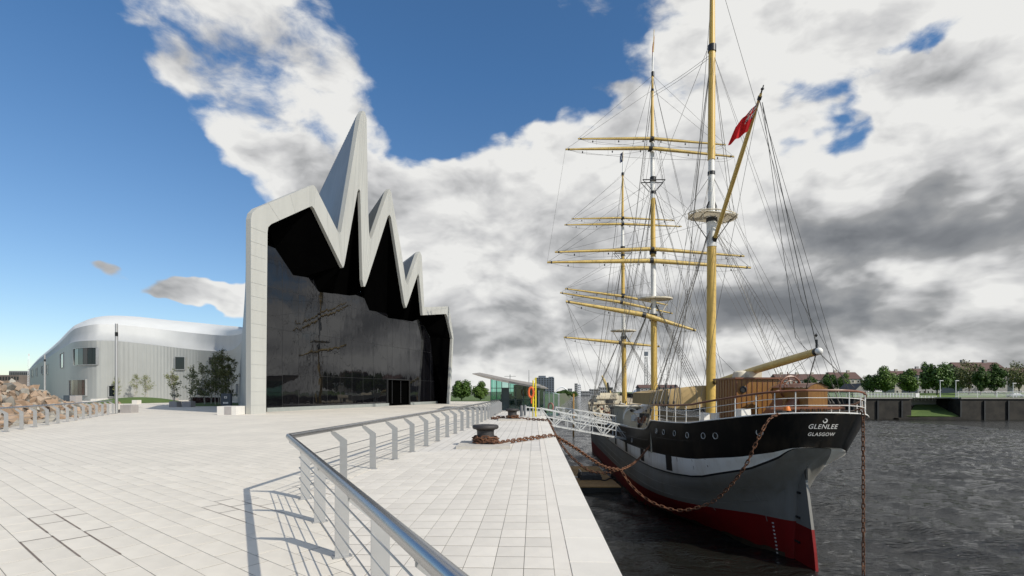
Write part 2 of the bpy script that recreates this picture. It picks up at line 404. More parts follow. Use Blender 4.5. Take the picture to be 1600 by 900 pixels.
for i in range(0, 60):
    for j in range(0, 20):
        s0, t0 = i*QL, .46+.17+j*QW
        w = QW; 
        cor = [QO+uq*(s0+x)-vq*(t0+y) for x, y in ((JQ/2, JT/2), (QL-JQ/2, JT/2), (QL-JQ/2, w-JT/2), (JQ/2, w-JT/2))]
        c = sum(cor, Vector((0, 0)))/4
        if not in_view(c) or c.y > 15.5 or c.x < fence_x(c.y)-.4: continue
        full = all(q.x > fence_x(q.y)+.02 for q in cor); poly = cor
        if not full:
            if c.y > CORN.y: poly = clip(cor, CORN+Vector((.012, 0)), Vector((1, -.075)))
            else: poly = clip(cor, CORN+Vector((.012, 0)), Vector((-NEARD.y, NEARD.x)))
            if len(poly) < 3: continue
        cells.append((c.length, poly, c, -AQ+pi/2, (QL-JQ, QW-JT) if full else None))
lay(walk, cells, GRAN2, 'q', 'paving_block')
JOINTD = material('dark_joint_strip', (.19, .155, .13), .85, var=.3, scale=5)  # discoloured slab joints, plus plain dark strips at lower left
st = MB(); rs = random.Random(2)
def joint_line(a0, b0, a1, b1, w):
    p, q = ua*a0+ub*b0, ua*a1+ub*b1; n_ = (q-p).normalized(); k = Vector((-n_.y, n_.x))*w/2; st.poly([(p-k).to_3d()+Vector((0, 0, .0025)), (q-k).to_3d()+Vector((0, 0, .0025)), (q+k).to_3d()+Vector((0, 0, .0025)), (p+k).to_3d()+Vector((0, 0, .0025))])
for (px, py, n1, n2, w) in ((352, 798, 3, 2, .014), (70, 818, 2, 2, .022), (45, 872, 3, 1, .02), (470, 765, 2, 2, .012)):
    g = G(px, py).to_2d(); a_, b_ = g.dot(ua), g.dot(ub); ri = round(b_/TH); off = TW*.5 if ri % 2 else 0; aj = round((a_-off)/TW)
    for k in range(n1): joint_line(off+(aj-1)*TW+rs.uniform(-.2, .1), (ri+k)*TH, off+(aj+1)*TW+rs.uniform(-.1, .3), (ri+k)*TH, w)
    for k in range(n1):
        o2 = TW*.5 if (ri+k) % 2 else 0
        for j in range(n2): joint_line(o2+(aj-1+j)*TW, (ri+k)*TH, o2+(aj-1+j)*TW, (ri+k+1)*TH, w*.8)
st.build('dark_joint_strips', JOINTD, plaza, kind='stuff')
# narrow channel strip and coping stones
def qp(s, t): v = QO+uq*s-vq*t; return v
strip = MB()
for i in range(0, 70):
    s0 = i*.74
    tile_prism(strip, [qp(s0+.003, .462), qp(s0+.003, .627), qp(s0+.737, .627), qp(s0+.737, .462)][::-1], -.001)
strip.build('channel_strip', GRAN2, walk, kind='stuff')
coping = MB().add([], []) 
for i in range(0, 58):
    s0 = i*.9; s1 = s0+.894
    t = MB(); z = random.uniform(-.001, .002)
    pts = [qp(s0, -.03), qp(s0, .457), qp(s1, .457), qp(s1, -.03)]
    c = sum(pts, Vector((0, 0)))/4; pts = [q-c for q in pts]
    inn = [q*.985 for q in pts]
    vs = [(q.x, q.y, -.35) for q in pts]+[(q.x, q.y, -.012) for q in pts]+[(q.x, q.y, 0) for q in inn]
    t.add(vs, [(8, 11, 10, 9)]+[(a, (a+1) % 4, 4+(a+1) % 4, 4+a) for a in range(4)]+[(4+a, 4+(a+1) % 4, 8+(a+1) % 4, 8+a) for a in range(4)])
    o = t.build('coping_stone', COPE, walk, weld=True); o.location = (c.x, c.y, z+.002)
# quay wall below the coping
mb = MB()
for a, b in zip(range(-20, 150, 5), range(-15, 155, 5)):
    mb.poly([(edge_x(a)-.02, a, -.3), (edge_x(b)-.02, b, -.3), (edge_x(b)-.02, b, WZ-2), (edge_x(a)-.02, a, WZ-2)])
mb.build('quay_wall', WATERWALL, kind='structure')
# left ground to the horizon, and the bank that runs on upstream
GRASS = material('grass', (.045, .085, .018), .95, scale=.25, col2=(.10, .15, .035), detail=10, bump=.3, bscale=3)
EARTH = material('far_ground', (.09, .085, .06), .95, scale=.03, col2=(.06, .09, .035), detail=10)
zg = -.06
land = MB()
Lp = [(-6000, -60), (edge_x(-60)-.3, -60), (edge_x(150)-.3, 150), (26, 320), (58, 560), (150, 1300), (700, 2600), (700, 9000), (-6000, 9000)]
land.poly([(x, y, zg) for x, y in Lp])
for (a, b) in zip(Lp[2:6], Lp[3:7]): land.poly([(a[0], a[1], zg), (b[0], b[1], zg), (b[0]+6, b[1], WZ-1), (a[0]+6, a[1], WZ-1)])
land.build('ground', EARTH, kind='structure')
MB().poly([(-60, 96, .0), (6.2, 96, .0), (16, 240, .0), (-60, 240, .0)]).build('lawn', GRASS, kind='structure')
# ------------------------------------------------------------------ railings along the quay
def bent_post(mb, base, out, along, k=1.0):
    """upright plate, its head cranked over the land side (out)"""
    base = Vector((base.x, base.y, 0)); out = Vector((out.x, out.y, 0)); al = Vector((along.x, along.y, 0))*.006
    w = .075
    prof = [(w, 0), (-w, 0), (-w, .79), (-w-.175, .955), (-w-.175, 1.0), (-w-.10, 1.0), (w, .83)]
    prof = [(x*k, z*k) for x, z in prof]
    n = len(prof); vs = [base+al+(-out)*x+Vector((0, 0, z)) for x, z in prof]+[base-al+(-out)*x+Vector((0, 0, z)) for x, z in prof]
    mb.add(vs, [tuple(range(n)), tuple(reversed(range(n, 2*n)))]+[(i, n+i, n+(i+1) % n, (i+1) % n) for i in range(n)])
    mb.box((base.x, base.y, .006), (.2, .12, .012), atan2(out.y, out.x))
def railing(label, group, pts_sections, side, ratio_parent=None, spacing=1.62, start=.0, tube_r=.048):
    root = thing('quay_railing', label, 'railing', (pts_sections[0].x, pts_sections[0].y, 0), group)
    off = []
    P2 = pts_sections
    # offset polyline on the land side
    def offs(d):
        res = []
        for i, p in enumerate(P2):
            n1 = n2 = None
            if i > 0: t = (P2[i]-P2[i-1]).normalized(); n1 = Vector((-t.y, t.x))*side
            if i < len(P2)-1: t = (P2[i+1]-P2[i]).normalized(); n2 = Vector((-t.y, t.x))*side
            if n1 is None: n = n2; k = 1
            elif n2 is None: n = n1; k = 1
            else: n = (n1+n2).normalized(); k = 1/max(.4, n.dot(n1))
            res.append(p+n*d*k)
        return res
    top = offs(.245)
    MB().tube([(q.x, q.y, 1.05) for q in top], tube_r, 20).build('handrail', STEEL, root, smooth=True)
    for k in range(4):
        z = .17+.175*k
        q = offs(.085)
        MB().tube([(a.x, a.y, z) for a in q], .0085, 6).build('rail', STEELR, root, smooth=True)
    # posts
    segs = []
    tot = start
    for a, b in zip(P2, P2[1:]):
        L = (b-a).length; t = (b-a).normalized(); n = Vector((-t.y, t.x))*side
        while tot < L-.05:
            c = a+t*tot; m = MB(); bent_post(m, Vector((0, 0)), n, t); o = m.build('post', GALV, root); o.location = (c.x, c.y, 0); tot += spacing
            # small stand-off peg carrying the handrail
            pg = MB(); e = c+n*.245; pg.tube([(e.x-c.x, e.y-c.y, .985), (e.x-c.x, e.y-c.y, 1.03)], .012, 8); g = pg.build('peg', STEELR, root); g.location = (c.x, c.y, 0)
        tot -= L
    return root
near_end = CORN+NEARD*9.0
railing('steel railing nearest the camera with thick round handrail and cranked plate posts', 'steel railings on the quay', [near_end, CORN, FARP[1], FARP[2], FARP[3], FARP[4]], 1, start=.42, spacing=1.70)
# left railing in front of the rocks
LR = [Vector((-15.6, 9)), Vector((-19.2, 16)), Vector((-22.7, 22.9)), Vector((-26.3, 30)), Vector((-32.8, 42.4))]
railing('steel railing at the far left in front of the pile of boulders', 'steel railings on the quay', LR, 1, start=.3, spacing=1.72, tube_r=.04)
# ------------------------------------------------------------------ bollards
def chain_link_mesh():
    m = MB(); pts = []; a, b = .085, .062
    for i in range(14):
        t = 2*pi*i/14; x = cos(t)*b; z = sin(t)*b+(a if sin(t) > 0 else -a)
        pts.append((x, 0, z*.92))
    m.tube(pts, .0235, 7, closed=True); m.tube([(-b, 0, 0), (b, 0, 0)], .013, 5)
    return m.mesh('link', RUST, smooth='all')
LINK = chain_link_mesh()
def resample(pts, step):
    out = [pts[0]]; acc = 0
    for a, b in zip(pts, pts[1:]):
        L = (b-a).length; pos = step-acc
        while pos <= L: out.append(a+(b-a)*(pos/L)); pos += step
        acc = L-(pos-step)
    return out
def catmull(pts, n=24):
    pts = [Vector(p) for p in pts]; Q = [pts[0]*2-pts[1]]+pts+[pts[-1]*2-pts[-2]]; out = []
    for i in range(1, len(Q)-2):
        for k in range(n):
            t = k/n; a, b, c, d = Q[i-1:i+3]
            out.append(.5*((2*b)+(-a+c)*t+(2*a-5*b+4*c-d)*t*t+(-a+3*b-3*c+d)*t*t*t))
    out.append(pts[-1]); return out
def chain(label, pts, step=.215, scale=1.0, group='rusty mooring chains', smooth=True):
    pts = catmull(pts) if smooth else [Vector(p) for p in pts]
    ps = resample(pts, step*scale); root = thing('mooring_chain', label, 'chain', tuple(ps[0]), group)
    for i in range(len(ps)-1):
        d = ps[i+1]-ps[i]; o = bpy.data.objects.new('link', LINK)
        q = d.to_track_quat('Z', 'Y'); o.rotation_mode = 'QUATERNION'
        from mathutils import Quaternion
        o.rotation_quaternion = q @ Quaternion((0, 0, 1), (pi/2 if i % 2 else 0)+random.uniform(-.25, .25)); o.location = (ps[i]+ps[i+1])/2
        o.scale = (scale,)*3; link(o, root)
    return root
PLINTH = material('concrete_plinth', (.46, .43, .38), .8, var=.12, scale=2, bump=.2, bscale=30)
def bollard(c, label):
    slab_c = Vector((c.x+.0, c.y-.1))
    base = MB(); base.prism([(slab_c.x+x, slab_c.y+y) for x, y in ((-.88, -.95), (.84, -.92), (.80, .95), (-.88, .92))], -.02, .075)
    base.build('bollard_plinth', PLINTH, tag_root := thing('mooring_bollard', label, 'bollard', (c.x, c.y, 0), 'iron mooring bollards'))
    prof = [(.40, .075), (.40, .10), (.34, .14), (.30, .2), (.285, .40), (.29, .50), (.33, .535), (.40, .55), (.435, .58), (.445, .62), (.43, .665), (.39, .69), (.2, .705), (.0, .71)]
    MB().lathe(prof, (c.x, c.y, 0), 32).build('bollard_body', IRON, tag_root, smooth=True)
    return tag_root
B1 = Vector((-.89, 17.2)); B2 = Vector((.02, 33.0))
bollard(B1, 'large black iron bollard wrapped in rusty chain, the nearer one on the quay')
bollard(B2, 'smaller looking black bollard farther along the quay beside the yellow pole')
# ================================================================== MUSEUM
ZINC = material('zinc_cladding', (.31, .32, .31), .48, metal=.35, var=.07, scale=.35, stretch=(1, 1, .35), detail=8)
ZINCR = material('zinc_roof', (.40, .41, .41), .6, metal=.12, var=.06, scale=.3, stretch=(1, 1, .5))
ROOFW = material('bright_zinc_roof', (.60, .61, .60), .6, metal=.0, var=.04, scale=.3)
ZBLUE = material('roof_fold_cladding', (.27, .285, .29), .5, metal=.3, var=.10, scale=.5)
FRAME = material('pale_zinc_frame', (.43, .43, .40), .55, metal=.1, var=.10, scale=.35, stretch=(1.6, 1.6, .22), detail=10)
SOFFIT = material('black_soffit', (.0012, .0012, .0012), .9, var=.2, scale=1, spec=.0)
def glass_mat(name, base, rough, bump, bs, ior=1.52):
    m = bpy.data.materials.new(name); m.use_nodes = True; nt = m.node_tree; N, L = nt.nodes, nt.links
    b = N['Principled BSDF']; b.inputs['Base Color'].default_value = (*base, 1); b.inputs['Roughness'].default_value = rough; b.inputs['IOR'].default_value = ior
    tc = N.new('ShaderNodeTexCoord'); mp = N.new('ShaderNodeMapping'); mp.inputs['Scale'].default_value = (1, 1, .5); L.new(tc.outputs['Object'], mp.inputs[0])
    nz = N.new('ShaderNodeTexNoise'); nz.inputs['Scale'].default_value = bs; nz.inputs['Detail'].default_value = 2; L.new(mp.outputs[0], nz.inputs['Vector'])
    bp = N.new('ShaderNodeBump'); bp.inputs['Strength'].default_value = 1; bp.inputs['Distance'].default_value = bump; L.new(nz.outputs['Fac'], bp.inputs['Height'])
    L.new(bp.outputs[0], b.inputs['Normal']); return m
DGLASS = glass_mat('dark_facade_glass', (.004, .004, .005), .02, .011, .7, 1.62)
WGLASS = glass_mat('window_glass', (.012, .016, .018), .05, .01, 1.0)
BLKGL = material('dark_lobby_glass', (.02, .012, .010), .25, scale=1.2, col2=(.10, .04, .03), spec=.3)
BLACK = material('black_metal', (.012, .012, .012), .5, var=.2, scale=2)
FA = P(392, 647, 41.1); FB = P(702, 631, 76.0); FA.z = FB.z = 0
fd = (FB-FA); FLEN = fd.length; fd.normalize(); fn = Vector((-fd.y, fd.x, 0))          # fn points back, away from the river
if fn.x > 0: fn = -fn
def onplane(px, py, depth=0.0):
    d = Vector(((px-CX)/F, 1, (HY-py)/F)); o = FA+fn*depth
    t = (o-Vector((0, 0, CH))).dot(fn)/d.dot(fn); return Vector((0, 0, CH))+d*t
OUTER = [(392, 647), (392, 342), (394, 333), (401, 325.5), (484, 290.5), (489, 289), (493, 292), (528, 362), (530.5, 365.5), (533, 362), (561.5, 187), (564, 178), (567, 173), (570.5, 175), (573, 186),
         (575, 320), (577, 368), (579.5, 374), (582, 369), (606.5, 298), (609, 295), (611.5, 301), (627, 392), (634, 440), (636.5, 445), (639, 439), (653, 397), (656, 393), (659, 400), (663, 480), (700.5, 478.6), (702.5, 484), (708.6, 527), (708.5, 532), (703.5, 631)]
INNER = [(415.5, 645), (418, 363), (419, 355), (424, 350), (484, 323), (487.5, 322), (491, 326), (534, 415), (536, 418.5), (538, 414), (558.5, 300), (560.7, 295), (563, 299), (566.3, 437), (568, 447), (570, 448), (573, 441),
         (606, 338), (608.7, 335.5), (611, 340), (632, 474), (634.5, 481), (637, 475), (652, 431), (653.6, 428), (655, 433), (660.5, 492.5), (697, 490.5), (699, 494), (706.8, 529), (706.6, 533), (701.3, 630.8)]
GLASSO = [(415.2, 643), (416.5, 400), (418, 372), (430, 388), (458, 430), (474, 432.5), (489, 434.5), (498, 456), (520, 459), (545, 462), (555, 461), (563.5, 455), (569, 466), (577, 485), (604, 489.5), (607, 497), (630, 500), (644, 502.5), (656, 498), (664, 512), (672, 527), (676, 560), (683, 630.4)]
museum = thing('museum', 'angular museum with zigzag zinc gable end and huge dark glass front', 'building', tuple(FA))
of = [onplane(*p) for p in OUTER]; inf_ = [onplane(*p) for p in INNER]
for q in (of[0], of[-1], inf_[0], inf_[-1]): q.z = -.02
TG = 2.6
gl = [onplane(*p, TG) for p in GLASSO]
for q in (gl[0], gl[-1]): q.z = -.02
def loop_len(L):
    s = [0]
    for a, b in zip(L, L[1:]): s.append(s[-1]+(b-a).length)
    return [x/s[-1] for x in s]
def zip_loft(mb, A, B, ta=None, tb=None):
    """triangulated strip between two polylines with matching parameter"""
    ta = ta or loop_len(A); tb = tb or loop_len(B); i = j = 0; vs = list(A)+list(B); o = len(A); fs = []
    while i < len(A)-1 or j < len(B)-1:
        if j >= len(B)-1 or (i < len(A)-1 and ta[i+1] <= tb[j+1]): fs.append((i, i+1, o+j)); i += 1
        else: fs.append((i, o+j+1, o+j)); j += 1
    mb.add(vs, fs)
# front frame: ring between outer and inner outlines, matched by hand at corresponding corners
ko = {0: 0, 3: 3, 5: 5, 8: 8, 12: 11, 17: 15, 20: 18, 24: 21, 27: 24, 29: 26, 30: 27, 32: 29, 34: 31}
def matched(ko, no, ni):
    ks = sorted(ko); to = [0]*no; ti = [0]*ni
    for n_, (a, b) in enumerate(zip(ks, ks[1:])):
        for i in range(a, b+1): to[i] = n_+(i-a)/(b-a)
        c, d = ko[a], ko[b]
        for i in range(c, d+1): ti[i] = n_+(i-c)/(d-c)
    return to, ti
to, ti = matched(ko, len(of), len(inf_))
fr = MB(); zip_loft(fr, of, inf_, to, ti)
# a 0.5 m deep return of the frame on both edges
ofb = [q+fn*.5 for q in of]; ifb = [q+fn*.35 for q in inf_]
fr.grid([of, ofb]); fr.grid([ifb, inf_])
fr.build('gable_frame', FRAME, museum)
# seams on the frame
sm = MB()
for z in [x*1.1+.7 for x in range(0, 14)]:
    a = of[0]*1.0; a.z = z; b = inf_[0]*1.0; b.z = z
    sm.beam(a-fn*.006, b-fn*.006, .012, .012)
def seg_pt(L, T, t):
    for i in range(len(T)-1):
        if T[i+1] >= t: return L[i].lerp(L[i+1], (t-T[i])/max(1e-6, T[i+1]-T[i]))
    return L[-1]
for k in range(11, 130):
    t = k/10
    if t > to[-1]-1.0 or (t < 1 and t*10 < 9): continue
    a, b = seg_pt(of, to, t), seg_pt(inf_, ti, t)
    if k % 2 or k > 100: sm.beam(a-fn*.004, b-fn*.004, .012, .012)
sm.build('frame_seams', ZINC, museum, kind='stuff')
# soffit
kg = {0: 0, 2: 2, 5: 4, 8: 7, 11: 9, 15: 11, 18: 13, 21: 15, 24: 17, 26: 18, 27: 19, 29: 20, 31: 22}
t1, t2 = matched(kg, len(inf_), len(gl))
sf = MB(); zip_loft(sf, ifb, gl, t1, t2); sf.build('soffit', SOFFIT, museum)
# glass panes
def gs(q): return (q-FA-fn*TG).dot(fd)
gls = sorted([(gs(q), q.z) for q in gl[1:-1]])
gls[0] = (gls[0][0], onplane(418, 366, TG).z)
door0, door1, doorz = gs(onplane(605, 600, TG)), gs(onplane(639.5, 600, TG)), onplane(605, 592.5, TG).z
s_min, s_max = gs(gl[0])-.1, gs(gl[-1])+.05
NC = 16; xs = sorted(set([s_min+(s_max-s_min)*i/NC for i in range(NC+1)]))
# move the two joints nearest the doorway onto its jambs
for dv in (door0, door1):
    k = min(range(1, NC), key=lambda i: abs(xs[i]-dv)); xs[k] = dv
zrows = [.35, doorz, 7.6, 11.3, 15.5, 22]
gp = FA+fn*TG
def gpt(s, z, d=0.0): v = gp+fd*s+fn*d; return Vector((v.x, v.y, z))
for i in range(NC):
    a, b = xs[i], xs[i+1]
    ha, hb = interp(gls, a)+.5, interp(gls, b)+.5
    mid = max(interp(gls, (a+b)/2)+.5, 0)
    for r in range(5):
        z0, z1 = zrows[r], zrows[r+1]
        if r == 0 and a >= door0-.01 and b <= door1+.01: continue
        if z0 > max(ha, hb): continue
        g = .018; ta_, tb_ = min(z1, ha), min(z1, hb)
        if ta_ < z0+.05: ta_ = z0+.05
        if tb_ < z0+.05: tb_ = z0+.05
        k = random.uniform(-.006, .006); k2 = random.uniform(-.006, .006)
        m = MB(); q = [gpt(a+g, z0+g, .0), gpt(b-g, z0+g, k), gpt(b-g, tb_-g, k+k2), gpt(a+g, ta_-g, k2)]
        m.poly(q[::-1]); o = m.build('pane', DGLASS, museum)
# backing, mullions, sill, doorway
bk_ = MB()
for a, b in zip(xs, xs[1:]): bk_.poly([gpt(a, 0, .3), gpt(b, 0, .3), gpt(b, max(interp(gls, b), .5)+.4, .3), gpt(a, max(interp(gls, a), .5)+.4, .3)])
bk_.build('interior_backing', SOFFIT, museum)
ml = MB()
for x in xs: 
    h = interp(gls, x); ml.beam(gpt(x, .3, .02), gpt(x, max(h, 1), .02), .02, .06)
for z in zrows[1:5]:
    for a, b in zip(xs, xs[1:]):
        if z < min(interp(gls, a), interp(gls, b)): ml.beam(gpt(a, z, .02), gpt(b, z, .02), .05, .02)
ml.build('mullions', material('mullion_metal', (.03, .03, .032), .4, var=.1), museum, kind='stuff')
SILL = material('pale_sill', (.34, .36, .34), .3, metal=.3, var=.1)
for a, b in ((s_min, door0), (door1, s_max)):
    MB().box(tuple(gpt((a+b)/2, .17, -.12)), (b-a, .3, .36), atan2(fd.y, fd.x)).build('sill', SILL, museum)
dw = MB()
for x in (door0, door1): dw.beam(gpt(x, 0, -.05), gpt(x, doorz+.08, -.05), .10, .16)
dw.beam(gpt(door0, doorz, -.05), gpt(door1, doorz, -.05), .16, .12)
dw.build('doorway_frame', BLACK, museum)
# truss struts seen through the glass at the left
# roof folds running back and down from the gable
d2 = Vector((-.493, .870, 0)); TB = 30.0        # the building runs back along this direction, its folds falling as they go
back = []
for i, p in enumerate(OUTER):
    q = onplane(*p)+d2*TB; px = CX+F*q.x/q.y
    k = 2.6 if i <= 6 else 1.92 if i <= 16 else 1.37 if i <= 22 else .72 if i <= 28 else .9
    py = p[1]+(p[0]-px)*k
    if i == len(OUTER)-1: q.z = -.02
    else: q.z = max(1.0, CH+(HY-py)/F*q.y)
    back.append(q)
back[0] = P(371, 612, 72); back[0].z = -.02
back[1] = P(390.3, 352, 45); back[2] = P(391.5, 350, 46); back[3] = P(399, 352, 52); 
NR = 16
rows = [[a.lerp(b, t/NR) for a, b in zip(ofb, back)] for t in range(NR+1)]
rf = MB(); rf.grid(rows[::-1]); rf.build('folded_roof', ZBLUE, museum)
ribs = MB()
for k in range(1, 40):   # standing seams up each visible fold
    t = k/40
    for i, j in ((9, 11), (18, 19), (25, 26)):
        p = ofb[i].lerp(back[i], t); q = ofb[j].lerp(back[j], t); ribs.beam(p-fd*.02, q-fd*.02, .035, .035)
ribs.build('roof_seams', ZINC, museum, kind='stuff')
# truss struts behind the lower left
# --------------------------------------------------------------- left wing
wing = [  # px, depth, wall top py, band top py, roof top py, set-back of roof
    (46.5, 215, 577.0, 576.0, 575.5), (60, 178, 568, 562, 559.5), (78, 146, 556.5, 549.5, 545), (95, 121, 545, 535, 529.5), (106, 110, 538.5, 523, 517.5), (110, 107, 536.2, 519, 514),
    (116, 104.5, 534.2, 514, 508.5), (125, 102.5, 533, 511, 504.5), (136, 101.5, 532.2, 508.5, 499.5), (150, 101.5, 532, 506.5, 495.5), (165, 102.5, 532, 506.5, 493.3), (185, 104, 532.8, 507.5, 493), (215, 106.5, 536, 510.2, 494.6),
    (250, 109, 540, 514.3, 498.6), (280, 110.5, 543.7, 518, 501.6), (310, 111, 547, 521, 504.3), (335, 109, 548.7, 523.4, 506.8), (352, 104, 549, 524.5, 508.6), (366, 94, 546, 524, 509.6), (376, 80, 536, 522, 511), (383, 68, 524, 518, 512)]
wing_i = []
for a, b in zip(wing, wing[1:]):
    for k in range(8): wing_i.append(tuple(lerp(x, y, k/8) for x, y in zip(a, b)))
wing_i.append(wing[-1])
def smooth_tab(T, it=6):
    T = [list(r) for r in T]
    for _ in range(it):
        T = [T[0]]+[[(a+2*b+c)/4 for a, b, c in zip(T[i-1], T[i], T[i+1])] for i in range(1, len(T)-1)]+[T[-1]]
    return T
wing_i = smooth_tab(wing_i, 10)
left_wing = thing('museum_wing', 'long curved silver zinc wing with pale roof at far left', 'building', (-88, 105, 0))
def wing_rows(off=0.0):
    R = []
    for (px, Y, a, b, c) in wing_i:
        lo = P(px, 612, Y); R.append((px, Y, a, b, c))
    return R
def prof(t, k):
    px, Y, a, b, c = t
    # k: 0 ground, 1 wall top, 2..: band and roof, each set back from the wall
    if k == 0: v = P(px, a, Y); v.z = -.1; return v
    if k == 1: return P(px, a, Y)
    if k == 1.3: return P(px, a-.10*(a-b)-.3, Y*1.012)
    if k == 2: return P(px, lerp(a, b, .55), Y*1.018)
    if k == 3: return P(px, b, Y*1.022)
    if k == 4: return P(px, lerp(b, c, .45), Y*1.04)
    if k == 5: return P(px, c, Y*1.08)
    if k == 6: v = P(px, c, Y*1.08); w = P(px, c, Y*1.25); return Vector((w.x, w.y, v.z-.4))
# corrugated wall
cols = []
for i, t in enumerate(wing_i):
    cols.append(t)
rib = []
dense = []
for a, b in zip(cols, cols[1:]):
    d = (P(b[0], 612, b[1])-P(a[0], 612, a[1])).length; n = max(1, round(d/.17))
    for k in range(n): dense.append(tuple(lerp(x, y, k/n) for x, y in zip(a, b)))
wall = MB(); lo = []; hi = []
for i, t in enumerate(dense):
    s = (0, .0, .022, .022)[i % 4]/110.0
    t2 = (t[0], t[1]*(1-s), t[2], t[3], t[4]); lo.append(prof(t2, 0)); hi.append(prof(t2, 1))
wall.grid([hi, lo]); wall.build('cladding_wall', ZINC, left_wing)
b1 = MB(); b1.grid([[prof(t, k) for t in wing_i] for k in (3, 2, 1.3, 1)]); b1.build('upper_band', ZINCR, left_wing, smooth='all')
b2 = MB(); b2.grid([[prof(t, k) for t in wing_i] for k in (6, 5, 4, 3)]); b2.build('roof', ROOFW, left_wing, smooth='all')
# windows
WFR = material('window_frame', (.35, .36, .36), .4, metal=.5)
wing_s = [(t[0], t[1]) for t in wing_i]
def wwin(x0, x1, y0, y1, mat=WGLASS, frame=WFR, nm=1, proud=.45):
    proud = .22; ns = max(nm, 1); pts = []
    for k in range(ns+1):
        x = lerp(x0, x1, k/ns); pts.append(P(x, 612, interp(wing_s, x)-proud))
    z0 = P(0, y1, (pts[0].y+pts[-1].y)/2).z; z1 = P(0, y0, (pts[0].y+pts[-1].y)/2).z
    up = Vector((0, 0, 1)); A = [Vector((p.x, p.y, 0)) for p in pts]; w = MB(); t = .13
    d0 = (A[-1]-A[0]).normalized(); n = Vector((-d0.y, d0.x, 0)); n = n if n.y > 0 else -n
    for p, q in zip(A, A[1:]): w.beam(p+up*z0+n*.1, q+up*z0+n*.1, .5, t); w.beam(p+up*z1+n*.1, q+up*z1+n*.1, .5, t)
    for p in (A[0], A[-1]): w.beam(p+n*.1+up*z0, p+n*.1+up*z1, t, .5, n)
    fo = w.build('window', frame, left_wing)
    for p, q in zip(A, A[1:]):
        e = (q-p)*.03; m = MB(); m.poly([p+e+up*z0, q-e+up*z0, q-e+up*z1, p+e+up*z1]); m.build('pane', mat, fo)
wwin(115.5, 151, 544, 570.5, nm=5, proud=.9); wwin(109, 134.5, 593.5, 618, nm=4, mat=BLKGL); wwin(273.5, 289, 557.5, 577.5); wwin(327, 341, 557.5, 570); wwin(308.5, 320, 604.5, 617.5)
wwin(169.5, 179.5, 602.5, 620, nm=2); wwin(370, 376, 599, 620, proud=.8)
for x0, x1, y0, y1 in ((94.5, 99.5, 552, 575), (72.5, 75, 570, 585), (65, 67, 572, 585), (56.5, 58.5, 575, 588), (49.5, 51.5, 578, 590)): wwin(x0, x1, y0, y1, proud=1.0, mat=WGLASS)
# ================================================================== SAILING SHIP
SO = Vector((13.94, 22.8, 0)); sa = Vector((.05, 1, 0)).normalized(); sr = Vector((sa.y, -sa.x, 0))    # stern, forward, starboard
def SP(u, v, z): q = SO+sa*u+sr*v; return Vector((q.x, q.y, z))
def axis_at(px):     # depth where the centreline is seen at photo column px
    k = (px-CX)/F; return 12.8/(k-.05)
def stain_paint(name, base, stain, rough, amount, sx=1.2):
    """paint with vertical rust and water runs"""
    m = bpy.data.materials.new(name); m.use_nodes = True; nt = m.node_tree; N, L = nt.nodes, nt.links; b = N['Principled BSDF']
    b.inputs['Roughness'].default_value = rough; b.inputs['Specular IOR Level'].default_value = .3
    tc = N.new('ShaderNodeTexCoord'); mp = N.new('ShaderNodeMapping'); mp.inputs['Scale'].default_value = (sx, sx, .12); L.new(tc.outputs['Object'], mp.inputs[0])
    nz = N.new('ShaderNodeTexNoise'); nz.inputs['Scale'].default_value = 1.6; nz.inputs['Detail'].default_value = 7; nz.inputs['Roughness'].default_value = .7; L.new(mp.outputs[0], nz.inputs['Vector'])
    n2 = N.new('ShaderNodeTexNoise'); n2.inputs['Scale'].default_value = .5; n2.inputs['Detail'].default_value = 6; L.new(tc.outputs['Object'], n2.inputs['Vector'])
    mu = N.new('ShaderNodeMath'); mu.operation = 'MULTIPLY'; L.new(nz.outputs['Fac'], mu.inputs[0]); L.new(n2.outputs['Fac'], mu.inputs[1])
    mr = N.new('ShaderNodeMapRange'); L.new(mu.outputs[0], mr.inputs[0]); mr.inputs[1].default_value = .22; mr.inputs[2].default_value = .42; mr.inputs[4].default_value = amount
    mx = N.new('ShaderNodeMix'); mx.data_type = 'RGBA'; mx.inputs[6].default_value = (*base, 1); mx.inputs[7].default_value = (*stain, 1)
    L.new(mr.outputs[0], mx.inputs[0]); L.new(mx.outputs[2], b.inputs['Base Color'])
    # plating: faint seams and dents
    br = N.new('ShaderNodeTexNoise'); br.inputs['Scale'].default_value = 1.5; L.new(tc.outputs['Object'], br.inputs['Vector'])
    bp = N.new('ShaderNodeBump'); bp.inputs['Strength'].default_value = .14; bp.inputs['Distance'].default_value = .05; L.new(br.outputs['Fac'], bp.inputs['Height']); L.new(bp.outputs[0], b.inputs['Normal'])
    return m
HBLK = stain_paint('black_hull_paint', (.0065, .0063, .006), (.05, .037, .024), .42, .55)
HWHT = stain_paint('cream_hull_paint', (.92, .90, .83), (.42, .30, .18), .5, .4)
HGRY = stain_paint('grey_hull_paint', (.23, .225, .205), (.15, .13, .10), .55, .45)
HRED = stain_paint('red_antifouling', (.21, .006, .006), (.10, .02, .012), .6, .5)
HLIN = material('black_line', (.01, .01, .01), .5)
WPNT = material('white_paint', (.72, .71, .67), .45, var=.07, scale=3)
YMAST = material('ochre_spar_paint', (.50, .32, .07), .42, scale=1.6, stretch=(3, 3, .35), col2=(.64, .44, .11), detail=9, bump=.15, bscale=4)
YSPAR = material('buff_spar_paint', (.46, .32, .10), .45, scale=1.5, col2=(.66, .49, .16), detail=9, bump=.12, bscale=5)
TEAK = material('varnished_teak', (.28, .135, .028), .4, scale=3, stretch=(6, 6, .5), col2=(.17, .075, .018), bump=.1, bscale=20)
TEAKR = material('red_brown_rail', (.17, .065, .032), .4, var=.2, scale=4)
